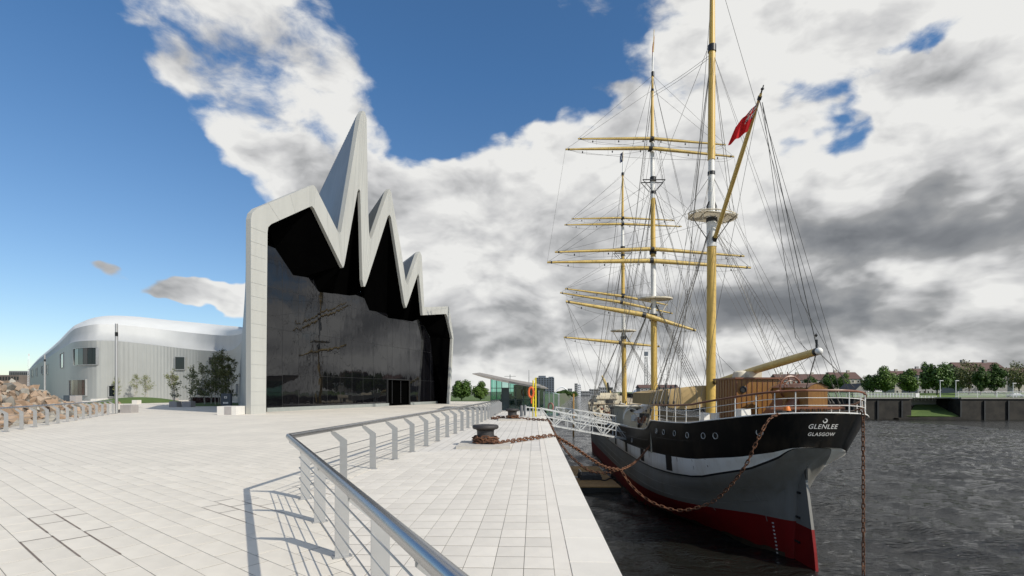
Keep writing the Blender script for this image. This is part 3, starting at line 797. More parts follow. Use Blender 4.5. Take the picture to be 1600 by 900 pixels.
DECK = material('weathered_deck', (.33, .27, .19), .8, var=.2, scale=2, stretch=(8, .5, 1))
CREAM = material('cream_deckhouse_paint', (.52, .46, .34), .6, scale=1.8, col2=(.64, .59, .47), detail=10, bump=.2, bscale=8)
TAN = material('tan_canvas', (.36, .255, .115), .85, var=.12, scale=.7, bump=.35, bscale=2.5)
WCAN = material('white_canvas', (.72, .71, .68), .8, var=.05, scale=1, bump=.3, bscale=2)
ROPE = material('tarred_wire', (.085, .08, .07), .8, var=.3, scale=3)
ROPEL = material('light_rope', (.32, .30, .25), .9, var=.3, scale=3)
BLKI = material('black_ironwork', (.014, .014, .014), .45, var=.3, scale=8)
def table_row(aft, fwd, z_tab, hb_tab): return dict(aft=aft, fwd=fwd, z=z_tab, hb=hb_tab)
def smooth_interp(tab, x, aft):
    # monotone cubic in sqrt(u-aft) so that the stern closes round
    f = lambda u: math.sqrt(max(u-aft, 0))
    X = [f(a) for a, b in tab]; Yv = [b for a, b in tab]; q = f(x)
    if q <= X[0]: return Yv[0]
    if q >= X[-1]: return Yv[-1]
    i = max(k for k in range(len(X)-1) if X[k] <= q)
    h = [X[k+1]-X[k] for k in range(len(X)-1)]; d = [(Yv[k+1]-Yv[k])/h[k] for k in range(len(h))]
    def slope(k):
        if k == 0: return d[0]
        if k == len(X)-1: return d[-1]
        return 0 if d[k-1]*d[k] <= 0 else 2/(1/d[k-1]+1/d[k])
    t = (q-X[i])/h[i]; m0, m1 = slope(i)*h[i], slope(i+1)*h[i]
    return (2*t**3-3*t*t+1)*Yv[i]+(t**3-2*t*t+t)*m0+(-2*t**3+3*t*t)*Yv[i+1]+(t**3-t*t)*m1
R0 = table_row(0, 70, [(0, .84), (.9, .72), (2.5, .46), (5.2, .06), (7, -.03), (10.6, -.10), (11.0, -.35), (11.5, -.70), (12.4, -.84), (20, -1.1), (40, -1.2), (50, -1.0), (56, -.8), (57.5, .2), (62, .5), (70, 1.2)],
               [(0, 0), (.12, .95), (.5, 1.85), (1.2, 2.55), (2.7, 3.45), (5.2, 4.4), (7.2, 4.8), (11, 5.35), (16, 5.62), (24, 5.7), (48, 5.6), (56, 5.0), (62, 4.0), (66, 2.5), (69, .8), (70, 0)])
R1 = table_row(.5, 69.2, [(.5, -.75), (.7, -.80), (1.2, -1.05), (2.5, -1.45), (5.2, -1.92), (8, -2.1), (11, -2.2), (18, -2.35), (40, -2.35), (55, -2.0), (69.2, -1.0)],
               [(.5, 0), (.6, .85), (.85, 1.3), (1.4, 1.85), (2.5, 2.8), (5.2, 4.2), (7.5, 4.7), (11, 5.2), (16, 5.55), (24, 5.65), (48, 5.5), (56, 4.7), (62, 3.5), (66, 1.9), (69.2, 0)])
R2 = table_row(.5, 68.8, [(.5, -.75), (.7, -.82), (1.2, -1.22), (2.5, -2.0), (5.2, -2.86), (8, -3.1), (11, -3.2), (22, -3.15), (35, -2.95), (55, -2.7), (68.8, -1.8)],
               [(.5, 0), (.6, .84), (.85, 1.22), (1.4, 1.55), (2.5, 2.35), (5.2, 3.98), (7.5, 4.6), (11, 5.15), (16, 5.5), (24, 5.62), (48, 5.45), (56, 4.5), (62, 3.2), (66, 1.6), (68.8, 0)])
R3 = table_row(.52, 68.8, [(a, b-(.10 if a > 1 else .02)) for a, b in R2['z']], [(a+.02, b*.985) for a, b in R2['hb'][:-1]]+[(68.8, 0)])
RA = table_row(1.35, 68.5, [(1.35, -1.55), (2.5, -2.5), (5, -3.35), (11, -3.8), (24, -3.8), (55, -3.4), (68.5, -2.8)],
               [(1.35, 0), (1.7, .55), (2.5, 1.45), (5, 3.55), (7.5, 4.5), (11, 5.12), (16, 5.5), (24, 5.62), (48, 5.4), (56, 4.4), (62, 2.9), (66, 1.3), (68.5, 0)])
RB = table_row(2.1, 68.2, [(2.1, -2.7), (3, -3.4), (5, -3.95), (11, -4.3), (24, -4.35), (55, -4.2), (68.2, -3.9)],
               [(2.1, 0.05), (3, .8), (5, 2.75), (7.5, 4.25), (11, 5.1), (16, 5.48), (24, 5.6), (48, 5.35), (56, 4.2), (62, 2.7), (66, 1.1), (68.2, 0)])
R4 = table_row(2.3, 68.0, [(2.3, -4.55), (4, -4.65), (6.2, -4.75), (11, -4.95), (15, -5.0), (68, -5.0)],
               [(2.3, .10), (4, 1.15), (6.2, 3.1), (8.3, 4.3), (11, 4.95), (15, 5.4), (22, 5.55), (48, 5.3), (56, 4.1), (62, 2.5), (66, 1.0), (68, 0)])
R5 = table_row(2.45, 67.8, [(0, WZ), (68, WZ)], [(2.45, .14), (4, .75), (7.5, 2.2), (12.2, 3.8), (14.7, 4.7), (17.7, 5.25), (22, 5.45), (48, 5.2), (56, 3.9), (62, 2.3), (66, .9), (67.8, 0)])
R6 = table_row(2.5, 67, [(0, -8.3), (68, -8.3)], [(2.5, .12), (6, .5), (12, 2.4), (18, 4.2), (48, 4.5), (56, 3), (64, .7), (67, 0)])
ROWS = [R0, R1, R2, R3, RA, RB, R4, R5, R6]
US = [0, .002, .006, .012, .02, .03, .045, .065, .09, .12, .16, .2, .25, .3, .36, .43, .5, .6, .75, .95, 1.2, 1.5, 1.9, 2.4, 3, 3.7, 4.5, 5.4, 6.4, 7.5, 8.7, 9.8, 10.5, 10.7, 10.85, 11.0, 11.2, 11.45, 11.8, 12.4, 13.5, 15, 17, 19, 21.5, 24, 28, 34, 40, 46, 50, 53, 55.5, 56.2, 57, 57.6, 59, 61, 63, 65, 66.5, 68, 69, 69.6, 70]
def row_pt(R, g, side):
    u = R['aft']+(R['fwd']-R['aft'])*g/70.0
    z = interp(R['z'], u); hb = smooth_interp(R['hb'], u, R['aft'])
    if side > 0 and R is not R0: hb *= interp([(0, 1), (1.0, 1), (3, .64), (25, 1)] if R is R1 else [(0, .66), (1, .6), (3, .5), (12, .7), (25, 1)], u)
    return SP(u, side*hb, z)
ship = thing('sailing_ship', 'three masted sailing ship with black white grey and red hull moored at the quay', 'ship', tuple(SP(0, 0, WZ)))
bands = [('topsides', HBLK, 0, 1), ('painted_white_band', HWHT, 1, 2), ('black_line', HLIN, 2, 3), ('grey_side', HGRY, 3, 6), ('red_bottom', HRED, 6, 8)]
hullm = MB(); hull_mats = [b[1] for b in bands]
NSUB = {0: 3}
for bi, (nm, mt, r0, r1) in enumerate(bands):
    hullm.mi = bi
    for side in (-1, 1):
        for r in range(r0, r1):
            A = [row_pt(ROWS[r], g, side) for g in US]; B = [row_pt(ROWS[r+1], g, side) for g in US]
            n = 4 if r == 0 else 2
            rws = []
            for k in range(n+1):
                t = k/n; rws.append([a.lerp(b, t) for a, b in zip(A, B)])
            hullm.grid(rws if side < 0 else rws[::-1])
hull = hullm.build('hull', hull_mats, ship, smooth=True, weld=True)
hull_bvh = BVHTree.FromPolygons([v for v in hullm.v], hullm.f)
def on_hull(px, py):
    d = Vector(((px-CX)/F, 1, (HY-py)/F)).normalized(); r = hull_bvh.ray_cast(Vector((0, 0, CH)), d); return r[0], r[1]
def side_pt(u, z, side=-1, off=.0):
    r = hull_bvh.ray_cast(SP(u, side*12, z), -sr*side)
    if r[0] is None: return SP(u, side*interp(R0['hb'], u), z)
    return r[0]+sr*side*off
def zs(u): return interp(R0['z'], u)
def hbs(u): return smooth_interp(R0['hb'], u, 0)
# decks
def deck_mb(u0, u1, zf, inset=.06, n=14):
    m = MB(); L = []; Rr = []
    for k in range(n+1):
        u = u0+(u1-u0)*(k/n)**(1.6 if u0 < 1 else 1); h = max(.02, hbs(u)-inset); z = zf(u); L.append(SP(u, -h, z)); Rr.append(SP(u, h, z))
    m.grid([L, [(a+b)/2+Vector((0, 0, .08)) for a, b in zip(L, Rr)], Rr]); return m
deck_mb(.05, 10.9, lambda u: interp(R0['z'], min(u, 10.5))-.06, n=24).build('poop_deck', DECK, ship)
deck_mb(10.9, 57, lambda u: -2.2).build('main_deck', DECK, ship)
deck_mb(57, 69.9, lambda u: zs(u)-.05).build('forecastle_deck', DECK, ship)
m = MB(); m.poly([SP(10.9, -5.3, -.12), SP(10.9, 5.3, -.12), SP(10.9, 5.3, -2.25), SP(10.9, -5.3, -2.25)]); m.build('poop_front', CREAM, ship)
m = MB(); m.poly([SP(57.2, -4.9, .15), SP(57.2, 4.9, .15), SP(57.2, 4.9, -2.25), SP(57.2, -4.9, -2.25)]); m.build('forecastle_front', CREAM, ship)
# sheer moulding (white waterway edge)
def sheer_line(side, u0, u1, dz, off, n=60):
    return [SP(u, side*(hbs(u)+off), zs(u)+dz) for u in [u0+(u1-u0)*(k/n)**1.7 for k in range(n+1)]]
loop = sheer_line(-1, 0, 10.6, .02, .03)[::-1]+sheer_line(1, 0, 10.6, .02, .03)[1:]
MB().tube(loop, .032, 6).build('waterway_moulding', WPNT, ship, smooth=True)
for sd in (-1, 1): MB().tube(sheer_line(sd, 10.6, 69.5, .02, .02, 50), .05, 6).build('bulwark_cap', material('cap_paint', (.3, .29, .26), .6) if sd < 0 else bpy.data.materials['cap_paint'], ship, smooth=True)
# poop rail
def rail_z(u): return 1.02
def rail_loop(dz, off=-.10):
    A = [SP(u, -(max(hbs(u)+off, 0)), zs(min(u, 10.5))+dz) for u in [.10+(10.4)*(k/50)**2.0 for k in range(51)]]
    B = [SP(u, (max(hbs(u)+off, 0)), zs(min(u, 10.5))+dz) for u in [.10+(10.4)*(k/50)**2.0 for k in range(51)]]
    return A[::-1]+B[1:]
top = rail_loop(1.03); m = MB()
m.tube(top, .055, 8); m.build('top_rail', TEAKR, ship, smooth=True)
for dz in (.36, .70): MB().tube(rail_loop(dz), .016, 6).build('guard_rail', WPNT, ship, smooth=True)
us_st = [.22, .62, 1.25, 2.2, 3.3, 4.5, 5.8, 7.1, 8.3, 9.4, 10.3]
for sd in (-1, 1):
    for u in us_st:
        h = hbs(u)-.10; a = SP(u, sd*h, zs(u)-.02); b = SP(u, sd*h, zs(u)+1.01)
        MB().tube([a, b], .023, 6).build('stanchion', WPNT, ship, smooth=True)
PORTM = material('porthole_rim', (.42, .41, .38), .5, var=.15)
# portholes
for px, py in ((1099, 681), (1118, 681), (1187, 675.5), (1074, 680), (1054, 677), (1037, 675), (1026, 673.5), (987.6, 688)):
    p, nn = on_hull(px, py)
    if p is None: continue
    nn = nn if nn.dot(Vector((0, 0, CH))-p) > 0 else -nn
    nn = Vector((nn.x, nn.y, 0)).normalized(); q = nn.to_track_quat('Z', 'Y').to_matrix()
    m = MB(); r = .17
    m.lathe([(.175, -.02), (.175, .03), (.155, .04), (.135, .02), (.135, -.02)], p, 18, q); o = m.build('porthole', PORTM, ship, smooth=True)
    m = MB(); m.lathe([(.135, .0), (.135, .012)], p, 16, q); m.build('glass', WGLASS, o)
# false gun ports on the white band
def patch(u0, u1, zt, zb, side=-1, off=.012, nu=3, nz=5):
    m = MB(); rows = []
    for j in range(nz+1):
        row = []
        for i in range(nu+1):
            u = lerp(u0, u1, i/nu); z = lerp(zt(u), zb(u), j/nz); row.append(side_pt(u, z, side, off))
        rows.append(row)
    m.grid(rows); return m
for side in (-1,):
    for uc in (8.2, 13.2, 18.5, 23.8, 29.1, 34.4):
        patch(uc-.42, uc+.42, lambda u: interp(R1['z'], u)+.03, lambda u: interp(R2['z'], u)+.10).build('painted_port', HLIN, ship)
# hull plating butts and freeing ports: vertical seams
for uc in (6.8, 9.6, 15.5, 21):
    patch(uc-.03, uc+.03, lambda u: zs(u)-.2, lambda u: interp(R1['z'], u)+.1, off=.008, nu=1).build('plate_strap', HBLK, ship)
# riveted plate laps along the side
for zf_, r_ in ((lambda u: lerp(zs(min(u, 10.5) if u < 10.9 else u), interp(R1['z'], u), .5), .010), (lambda u: interp(R3['z'], u)-.75, .012), (lambda u: interp(R3['z'], u)-1.35, .012)):
    pts = []
    for k in range(60):
        u = 3.2+k*.6; z = zf_(u); pts.append(side_pt(u, z, -1, .0))
    MB().tube(pts, r_, 4, caps=False).build('plate_lap', HGRY if r_ > .011 else HBLK, ship)
for k in range(9):
    u = 3.6+k*2.3; patch(u, u+.05, lambda u: interp(R3['z'], u)-.1, lambda u: -4.9, off=.006, nu=1).build('plate_butt', HGRY, ship)
RSTR = material('rust_streak', (.16, .075, .035), .8, var=.4, scale=6)
rw_ = random.Random(8)
for k in range(14):
    u = rw_.uniform(3, 24); z1_ = interp(R1['z'], u)-.02; w_ = rw_.uniform(.02, .06); L_ = rw_.uniform(.2, .8)
    patch(u, u+w_, lambda u: z1_, lambda u: z1_-L_, off=.009, nu=1, nz=3).build('rust_streak', RSTR, ship)
WEED = material('weedy_waterline', (.02, .025, .012), .85, scale=3, col2=(.07, .04, .02), bump=.5, bscale=12)
for k in range(12):
    u0 = 2.8+k*3.2; patch(u0, u0+3.2, lambda u: WZ+.20+.06*sin(u*2.3)+.05*sin(u*5.1), lambda u: WZ-.3, off=.01, nu=10, nz=3).build('weed_line', WEED, ship)
# rudder and sternpost
rm = MB()
def blade(z, a0, a1, w): return [SP(a0, -w, z), SP(a1, -w*.5, z), SP(a1, w*.5, z), SP(a0, w, z)]
lv = [(-1.2, 2.0, 1.70, .07), (-2.2, 2.25, 1.62, .10), (-3.2, 2.4, 1.35, .12), (-4.62, 2.45, 1.0, .13)]
lv2 = [(-4.62, 2.45, 1.0, .13), (-5.6, 2.5, .78, .13), (-6.6, 2.5, .62, .13), (-8, 2.5, .6, .12)]
rm.mi = 0; rm.grid([blade(z, a, b, w) for z, a, b, w in lv], close=True); rm.mi = 1; rm.grid([blade(z, a, b, w) for z, a, b, w in lv2], close=True)
rm.build('rudder', [HGRY, HRED], ship)
m = MB(); m.beam(SP(1.68, 0, -1.3), SP(1.62, 0, -2.4), .16, .1); 
for z in (-1.9, -3.1, -4.3, -5.5): m.box(tuple(SP(2.2, 0, z)), (.34, .55, .10), -math.atan(.05))
m.build('rudder_irons', BLKI, ship, kind='stuff')
m = MB()
for i in range(9):
    z = -4.9-i*.19; p = side_pt(3.3, z, -1, .012)
    if p: m.box(tuple(p), (.04, .12, .07), 0)
m.build('draught_marks', WPNT, ship, kind='stuff')
# name and port of registry on the counter
def stern_text(txt, size, zc, vc, shear=.18, space=1.1):
    c = bpy.data.curves.new('name', 'FONT'); c.body = txt; c.size = size; c.align_x = 'CENTER'; c.align_y = 'CENTER'; c.shear = shear; c.space_character = space; c.offset = .002; c.resolution_u = 3
    o = bpy.data.objects.new('name_tmp', c); COL.objects.link(o); bpy.context.view_layer.update()
    me = bpy.data.meshes.new_from_object(o.evaluated_get(bpy.context.evaluated_depsgraph_get())); bpy.data.objects.remove(o)
    bm = bmesh.new(); bm.from_mesh(me); bmesh.ops.triangulate(bm, faces=bm.faces); bmesh.ops.subdivide_edges(bm, edges=bm.edges, cuts=2)
    vs = []
    for v in bm.verts:
        vv, z = v.co.x+vc, zc+v.co.y
        r = hull_bvh.ray_cast(SP(-4, vv, z), sa); p = r[0] if r[0] else SP(.3, vv, z); vs.append(p-sa*.012)
    m = MB(); m.add(vs, [tuple(v.index for v in f.verts) for f in bm.faces] if not bm.verts.ensure_lookup_table() else [])
    bm.free(); return m
stern_text('GLENLEE', .30, .22, .02).build('name_lettering', WPNT, ship)
stern_text('GLASGOW', .225, -.13, .0).build('port_lettering', WPNT, ship)
# small swirl emblem above the name
vs = []
for k in range(15):
    t = radians(-200+k*22); vs.append((.085*cos(t), .085*sin(t), .008+.022*sin(pi*k/14)))
A, B = [], []
for x, z, w in vs:
    for arr, s in ((A, 1), (B, -1)):
        rr = 1+s*w/.085; v, zz = x*rr+.06, .50+z*rr; r = hull_bvh.ray_cast(SP(-4, v, zz), sa); arr.append((r[0] if r[0] else SP(.1, v, zz))-sa*.012)
MB().grid([A, B]).build('emblem', WPNT, ship)
# ---------------------------------------------------------------- masts, yards, rigging
def spar(name, p0, p1, r0, rm_, r1, mat, parent, n=12, ends=None):
    p0, p1 = Vector(p0), Vector(p1); pts = []; rs = []
    for k in range(9):
        t = k/8; pts.append(p0.lerp(p1, t)); c = 1-abs(2*t-1)**1.8; e = r0 if t < .5 else r1; rs.append(e+(rm_-e)*c)
    o = MB().tube(pts, rs, n).build(name, mat, parent, smooth=True); return o
def mast(px_base, Y, sections, label=None):
    """sections: list of (py_top, py_bottom, r_top, r_bottom, material name, px shift)"""
    objs = []
    for (yt, yb, rt, rb, mt, xt, xb) in sections:
        a = P(xb, yb, Y); b = P(xt, yt, Y)
        objs.append((a, b, rb, rt, mt))
    return objs
def build_mast(Y, sections, zbase):
    (yt, yb, rt, rb, mt, xt, xb) = sections[0]
    a = P(xb, yb, Y); b = P(xt, yt, Y); a = Vector((a.x-(b.x-a.x)*0, a.y, zbase))
    root = MB().tube([a, b], [rb, rt], 18).build('mast', mt, ship, smooth=True)
    for (yt, yb, rt, rb, mt, xt, xb) in sections[1:]:
        MB().tube([P(xb, yb, Y), P(xt, yt, Y)], [rb, rt], 16).build('mast_section', mt, root, smooth=True)
    return root
def hoop(root, px, py, Y, r, h=.25, mat=BLKI):
    c = P(px, py, Y); MB().tube([c-Vector((0, 0, h/2)), c+Vector((0, 0, h/2))], r, 14).build('mast_band', mat, root, smooth=True)
def yard(root, Y, L, C, Rr, r, tilt=0.0, mat=None):
    """L, C, R: photo pixels of port tip, slings and starboard tip"""
    f = .55
    a = P(*L, Y-f-tilt); c = P(*C, Y-f); b = P(*Rr, Y-f+tilt)
    pts = []; rs = []
    for k in range(7): t = k/6; pts.append(a.lerp(c, t)); rs.append(r*(.42+.58*min(1, t*1.25)))
    for k in range(1, 7): t = k/6; pts.append(c.lerp(b, t)); rs.append(r*(.42+.58*min(1, (1-t)*1.25)))
    y = MB().tube(pts, rs, 10).build('yard', mat or YSPAR, root, smooth=True)
    m = MB()
    for t, q in ((.04, a.lerp(c, .04)), (.04, b.lerp(c, .04))): m.tube([q-Vector((.06, 0, 0)), q+Vector((.06, 0, 0))], r*.62, 10)
    m.tube([c-(b-a).normalized()*.2, c+(b-a).normalized()*.2], r*1.15, 10); m.box(tuple(c+Vector((0, .3, 0))), (.34, .5, .3))
    m.build('yard_ironwork', BLKI, y, kind='stuff')
    bk = MB()
    for t in (.12, .45, .8):
        for e in (a, b): q = c.lerp(e, t); bk.lathe([(0, -.14), (.07, -.06), (.07, .06), (0, .14)], q-Vector((0, .05, r+.16)), 6)
    bk.build('blocks', BLKI, y, kind='stuff')
    # jackstay on top, footrope below with stirrups
    jm = MB(); up = Vector((0, 0, 1))
    jm.tube([a+up*r*.6, c+up*(r+.05), b+up*r*.6], .012, 4)
    for s, e in ((a, c), (c, b)):
        pts = []
        for k in range(9):
            t = k/8; q = s.lerp(e, .04+.92*t); pts.append(q-up*(.12+.62*math.sin(pi*t)**.7)+Vector((0, -.1, 0)))
        jm.tube(pts, .013, 4)
        for t in (.25, .5, .75): q = s.lerp(e, t); jm.tube([q, q-up*.68+Vector((0, -.1, 0))], .009, 4)
    jm.build('footropes', ROPE, y, kind='stuff')
    return a, c, b
rig_lines = {}
def line(name, pts, r=.02, mat=None, n=4):
    MB().tube(pts, r, n, caps=False).build(name, mat or ROPE, ship)
def sag(a, b, s, n=8):
    a, b = Vector(a), Vector(b); return [a.lerp(b, k/n)-Vector((0, 0, s*4*(k/n)*(1-k/n))) for k in range(n+1)]
def shroud_gang(top, us, side, zoff=0, r=.022, rat=True, ztop=None, v_in=0.0, to=None, spacing=.42, rail=None):
    ends = []
    for u in us:
        e = SP(u, side*(hbs(u)-.02-v_in), (zs(u)+(.15 if u > 10.9 else 1.0)) if to is None else to)
        ends.append(e); line('shroud', [top, e], r)
        # deadeyes and lanyard
        d = (top-e).normalized(); m = MB()
        for k in (.2, 1.25): c = e+d*k; m.tube([c-d*.07, c+d*.07], .065, 8)
        m.tube([e+d*.2, e+d*1.25], .03, 5); m.build('deadeye', BLKI if side < 0 else ROPE, ship, kind='stuff')
    if rat and len(ends) > 1:
        m = MB(); a, b = ends[0], ends[-1]; n = int(((top-a).length-1.6)/spacing)
        for k in range(n):
            t = (1.5+k*spacing)/(top-a).length
            if t > .93: break
            pts = [e.lerp(top, t) for e in ends]; m.tube(pts, .008, 3, caps=False)
        m.build('ratlines', ROPE, ship, kind='stuff')
Ym, YM, YF = 38.0, 57.0, 76.0
# mizzen
mz = build_mast(Ym, [(386, 640, .33, .34, YMAST, 1112, 1110), (247, 400, .22, .30, WPNT, 1111.5, 1112), (335, 386, .36, .36, WPNT, 1112, 1112), (72, 250, .24, .27, YMAST, 1112.5, 1111.5), (-160, 80, .10, .225, YMAST, 1114, 1112.5)], -2.2)
hoop(mz, 1112.5, 76, Ym, .30, .5); hoop(mz, 1112, 344, Ym, .40, .3); hoop(mz, 1111.5, 271, Ym, .27, .25)
tc_ = P(1113, 337, Ym)
m = MB()          # fighting top: slatted platform, wider athwartships
for k in range(13):
    y = -1.1+k*.18; w = 1.75-.55*abs(y/1.1)**2
    m.beam(tc_+Vector((-w, y, .02)), tc_+Vector((w, y, -.25)), .10, .05)
for x in (-1.5, -.8, .8, 1.5): m.beam(tc_+Vector((x, -.9, -.08-.08*x)), tc_+Vector((x, .9, -.08-.08*x)), .06, .09)
m.tube([tc_+Vector((1.75*cos(t), 1.15*sin(t), .06-.08*cos(t)*1.7)) for t in [2*pi*k/20 for k in range(20)]], .045, 6, closed=True)
m.build('mast_top_platform', CREAM, mz)
for sx in (-1, 1): line('futtock', [tc_+Vector((sx*1.5, 0, -.1)), P(1112, 384, Ym)], .035)
m = MB(); m.tube([P(1105, 335, Ym-.1)+Vector((0, 0, 0)), P(1105, 322, Ym-.1), P(1107.5, 316, Ym-.1), P(1112, 313.5, Ym-.1), P(1116, 316, Ym-.1), P(1118.5, 322, Ym-.1), P(1118.5, 330, Ym-.1)], .06, 6); m.build('gaff_hoop', BLKI, mz, smooth=True)
GT = P(1189, 146, 29.3); GB = P(1107+10, 372, Ym-.4)
gaff = spar('gaff', GB, GT, .14, .145, .07, YSPAR, mz)
gd = (GT-GB).normalized()
m = MB(); m.tube([GT, GT+gd*.45], [.05, .03], 8); m.lathe([(.0, -.08), (.09, -.03), (.09, .03), (.0, .08)], GT+gd*.25, 10); m.tube([GT-gd*.35, GT-gd*.15], .12, 8); m.tube([GB-gd*.25, GB+gd*.1], .19, 8); m.build('gaff_ironwork', BLKI, gaff, smooth=True)
BT = P(1276, 549.5, 23.4); BB = P(1119, 596.5, Ym-.5)
boom = spar('boom', BB, BT, .16, .215, .17, YSPAR, mz, 16)
bd = (BT-BB).normalized(); m = MB(); m.tube([BT-bd*.1, BT+bd*.05], .18, 12); m.build('boom_band', BLKI, boom, smooth=True)
m = MB(); m.lathe([(0, -.17), (.10, -.14), (.16, -.06), (.17, 0), (.16, .06), (.10, .14), (0, .17)], BT+bd*.14+Vector((.03, 0, 0)), 16); m.build('boom_end_ball', WPNT, boom, smooth='all')
m = MB(); m.tube([BB-bd*.4, BB+bd*.15], .2, 10); m.build('gooseneck', BLKI, boom, smooth=True)
line('topping_lift', [P(1191, 160, 29.3), BT+Vector((0, 0, .22))], .022); line('topping_lift', [P(1191, 160, 29.3), P(1243, 528, 25.5), P(1262, 548, 24.3)], .016)
m = MB(); m.tube([BT+Vector((0, 0, .18)), BT+Vector((0, .0, .55))], .05, 6); m.lathe([(0, -.1), (.07, 0), (0, .1)], BT+Vector((-.02, 0, .75)), 8); m.build('block', BLKI, ship)
line('sheet', [BT+bd*.02, SP(3.0, .6, zs(3)+1.2)], .025); line('sheet', [BT+bd*.1, SP(.4, 1.5, zs(.4)+1.2)], .018); line('sheet', [BT, SP(5.5, -1.2, zs(3)+.6)], .012, ROPEL)
mt76 = P(1112.5, 78, Ym); mt271 = P(1111.5, 271, Ym); top336 = P(1112, 350, Ym)
for sd in (-1, 1): shroud_gang(top336, (9.3, 10.6, 11.9, 13.2), sd, r=.019 if sd < 0 else .014)
for sd in (-1, 1): shroud_gang(mt76, (7.2, 8.6), sd, rat=False, r=.014 if sd < 0 else .011)
for sd in (-1, 1): shroud_gang(mt271, (8.0, 9.9), sd, rat=False, r=.011)
for sx in (-1, 1):
    for k in (.9, 1.5): line('topmast_shroud', [mt76, tc_+Vector((sx*1.5, k-1.2, 0))], .018)
line('vang', [GT-gd*.3, P(1252, 470, 27), SP(3.5, 3.4, zs(3.5)+1)], .014); line('vang', [GT-gd*.3, SP(4.5, -4.1, zs(4.5)+1)], .012); line('vang', [GT-gd*.3, SP(5.6, 4.4, zs(5)+1)], .014)
line('backstay', [P(1116, -60, Ym), SP(6.6, 4.65, zs(6.6)+1)], .016); line('backstay', [P(1116, -60, Ym), SP(6.6, -4.65, zs(6.6)+1)], .016)
# main mast
mn = build_mast(YM, [(493, 640, .33, .36, YMAST, 1021.5, 1022.5), (398, 497, .27, .30, WPNT, 1020.5, 1021.5), (310, 402, .25, .28, YMAST, 1020, 1020.5), (215, 312, .20, .25, WPNT, 1019, 1020), (112, 218, .11, .21, YMAST, 1019.5, 1019), (82, 114, .07, .09, WPNT, 1020.5, 1019.5), (46, 82, .03, .05, YSPAR, 1022, 1020.5)], -2.2)
for x, y, r, h in ((1020, 116, .17, .5), (1019, 218, .27, .5), (1020.3, 280, .34, .45), (1020.3, 301, .30, .3), (1020.3, 393, .38, .6), (1021.4, 494, .4, .45), (1019.5, 141, .16, .25)): hoop(mn, x, y, YM, r, h)
def crosstrees(root, px, py, Y, w, mat=BLKI):
    c = P(px, py, Y); m = MB()
    for s in (-.4, .4): m.beam(c+Vector((-w, s, 0)), c+Vector((w, s, 0)), .10, .08)
    for s in (-1, 1): m.tube([c+Vector((s*w, .4, 0)), c+Vector((s*.3, .4, -w*.85))], .04, 5); m.tube([c+Vector((s*w, -.4, 0)), c+Vector((s*.3, -.4, -w*.85))], .04, 5)
    m.build('crosstrees', mat, root)
def top_platform(root, px, py, Y, w):
    c = P(px, py, Y); m = MB(); m.prism([(c.x+w*cos(t)*1.1, c.y+w*.75*sin(t)) for t in [2*pi*k/16 for k in range(16)]], c.z-.07, c.z+.07)
    for s in (-1, 1): m.tube([c+Vector((s*w*.9, 0, 0)), c+Vector((s*.3, 0, -w*1.3))], .05, 5)
    m.build('mast_top_platform', CREAM, root)
crosstrees(mn, 1020.3, 283, YM, 1.25); top_platform(mn, 1024, 467, YM, 1.75)
MY = []
MY.append(yard(mn, YM, (903, 217), (1018.6, 216.5), (1134, 226.5), .155))
MY.append(yard(mn, YM, (883.5, 233.5), (1016.5, 231.5), (1147, 245), .19))
MY.append(yard(mn, YM, (867, 394), (1019, 389), (1163, 400.5), .20))
MY.append(yard(mn, YM, (855, 410), (1018, 407.5), (1173, 418.5), .235))
MY.append(yard(mn, YM, (884, 471), (1006, 492), (1087, 516.5), .27))
mtop = [P(1020, 118, YM), P(1019.5, 141, YM), P(1020.3, 280, YM), P(1020.3, 301, YM), P(1021, 440, YM)]
for i, (a, c, b) in enumerate(MY):
    t = mtop[i]
    for e in (a, b): line('lift', [t, e], .014)
for s, i in ((0, 0), (2, 0)): line('brace', [MY[1][0 if s == 0 else 2], MY[3][0 if s == 0 else 2]], .010)
for k, zt in ((1, P(1112, 250, Ym)), (3, P(1112, 345, Ym)), (2, P(1112, 320, Ym)), (0, P(1112, 230, Ym))):
    for e in (0, 2): line('brace', sag(MY[k][e], zt, .3), .011)
for e, sd in ((0, -1), (2, 1)): line('brace', sag(MY[4][e], SP(14, sd*5.3, -.5), .3), .018); line('tack', [MY[4][e], SP(30, sd*5.6, -1)], .016)
for sd in (-1, 1):
    shroud_gang(P(1021, 468, YM), (29.0, 30.3, 31.6, 32.9, 34.0), sd, r=.026)
    shroud_gang(P(1020.3, 285, YM), (27.4, 28.3), sd, rat=False); shroud_gang(P(1020, 118, YM), (25.6, 26.5), sd, rat=False, r=.018); shroud_gang(P(1019, 217, YM), (26.9, ), sd, rat=False, r=.018)
    # topmast shrouds with ratlines
    ends = [P(1024, 467, YM)+Vector((sd*1.7, k, 0)) for k in (-.7, 0, .7)]
    t = P(1020.3, 290, YM)
    for e in ends: line('topmast_shroud', [t, e], .02)
    m = MB()
    for k in range(2, 26): m.tube([e.lerp(t, k/28) for e in ends], .011, 3, caps=False)
    m.build('ratlines', ROPE, ship, kind='stuff')
    ends = [P(1020.3, 283, YM)+Vector((sd*1.2, k, 0)) for k in (-.4, .4)]
    t = P(1019, 150, YM)
    for e in ends: line('topmast_shroud', [t, e], .016)
    m = MB()
    for k in range(2, 22): m.tube([e.lerp(t, k/28) for e in ends], .010, 3, caps=False)
    m.build('ratlines', ROPE, ship, kind='stuff')
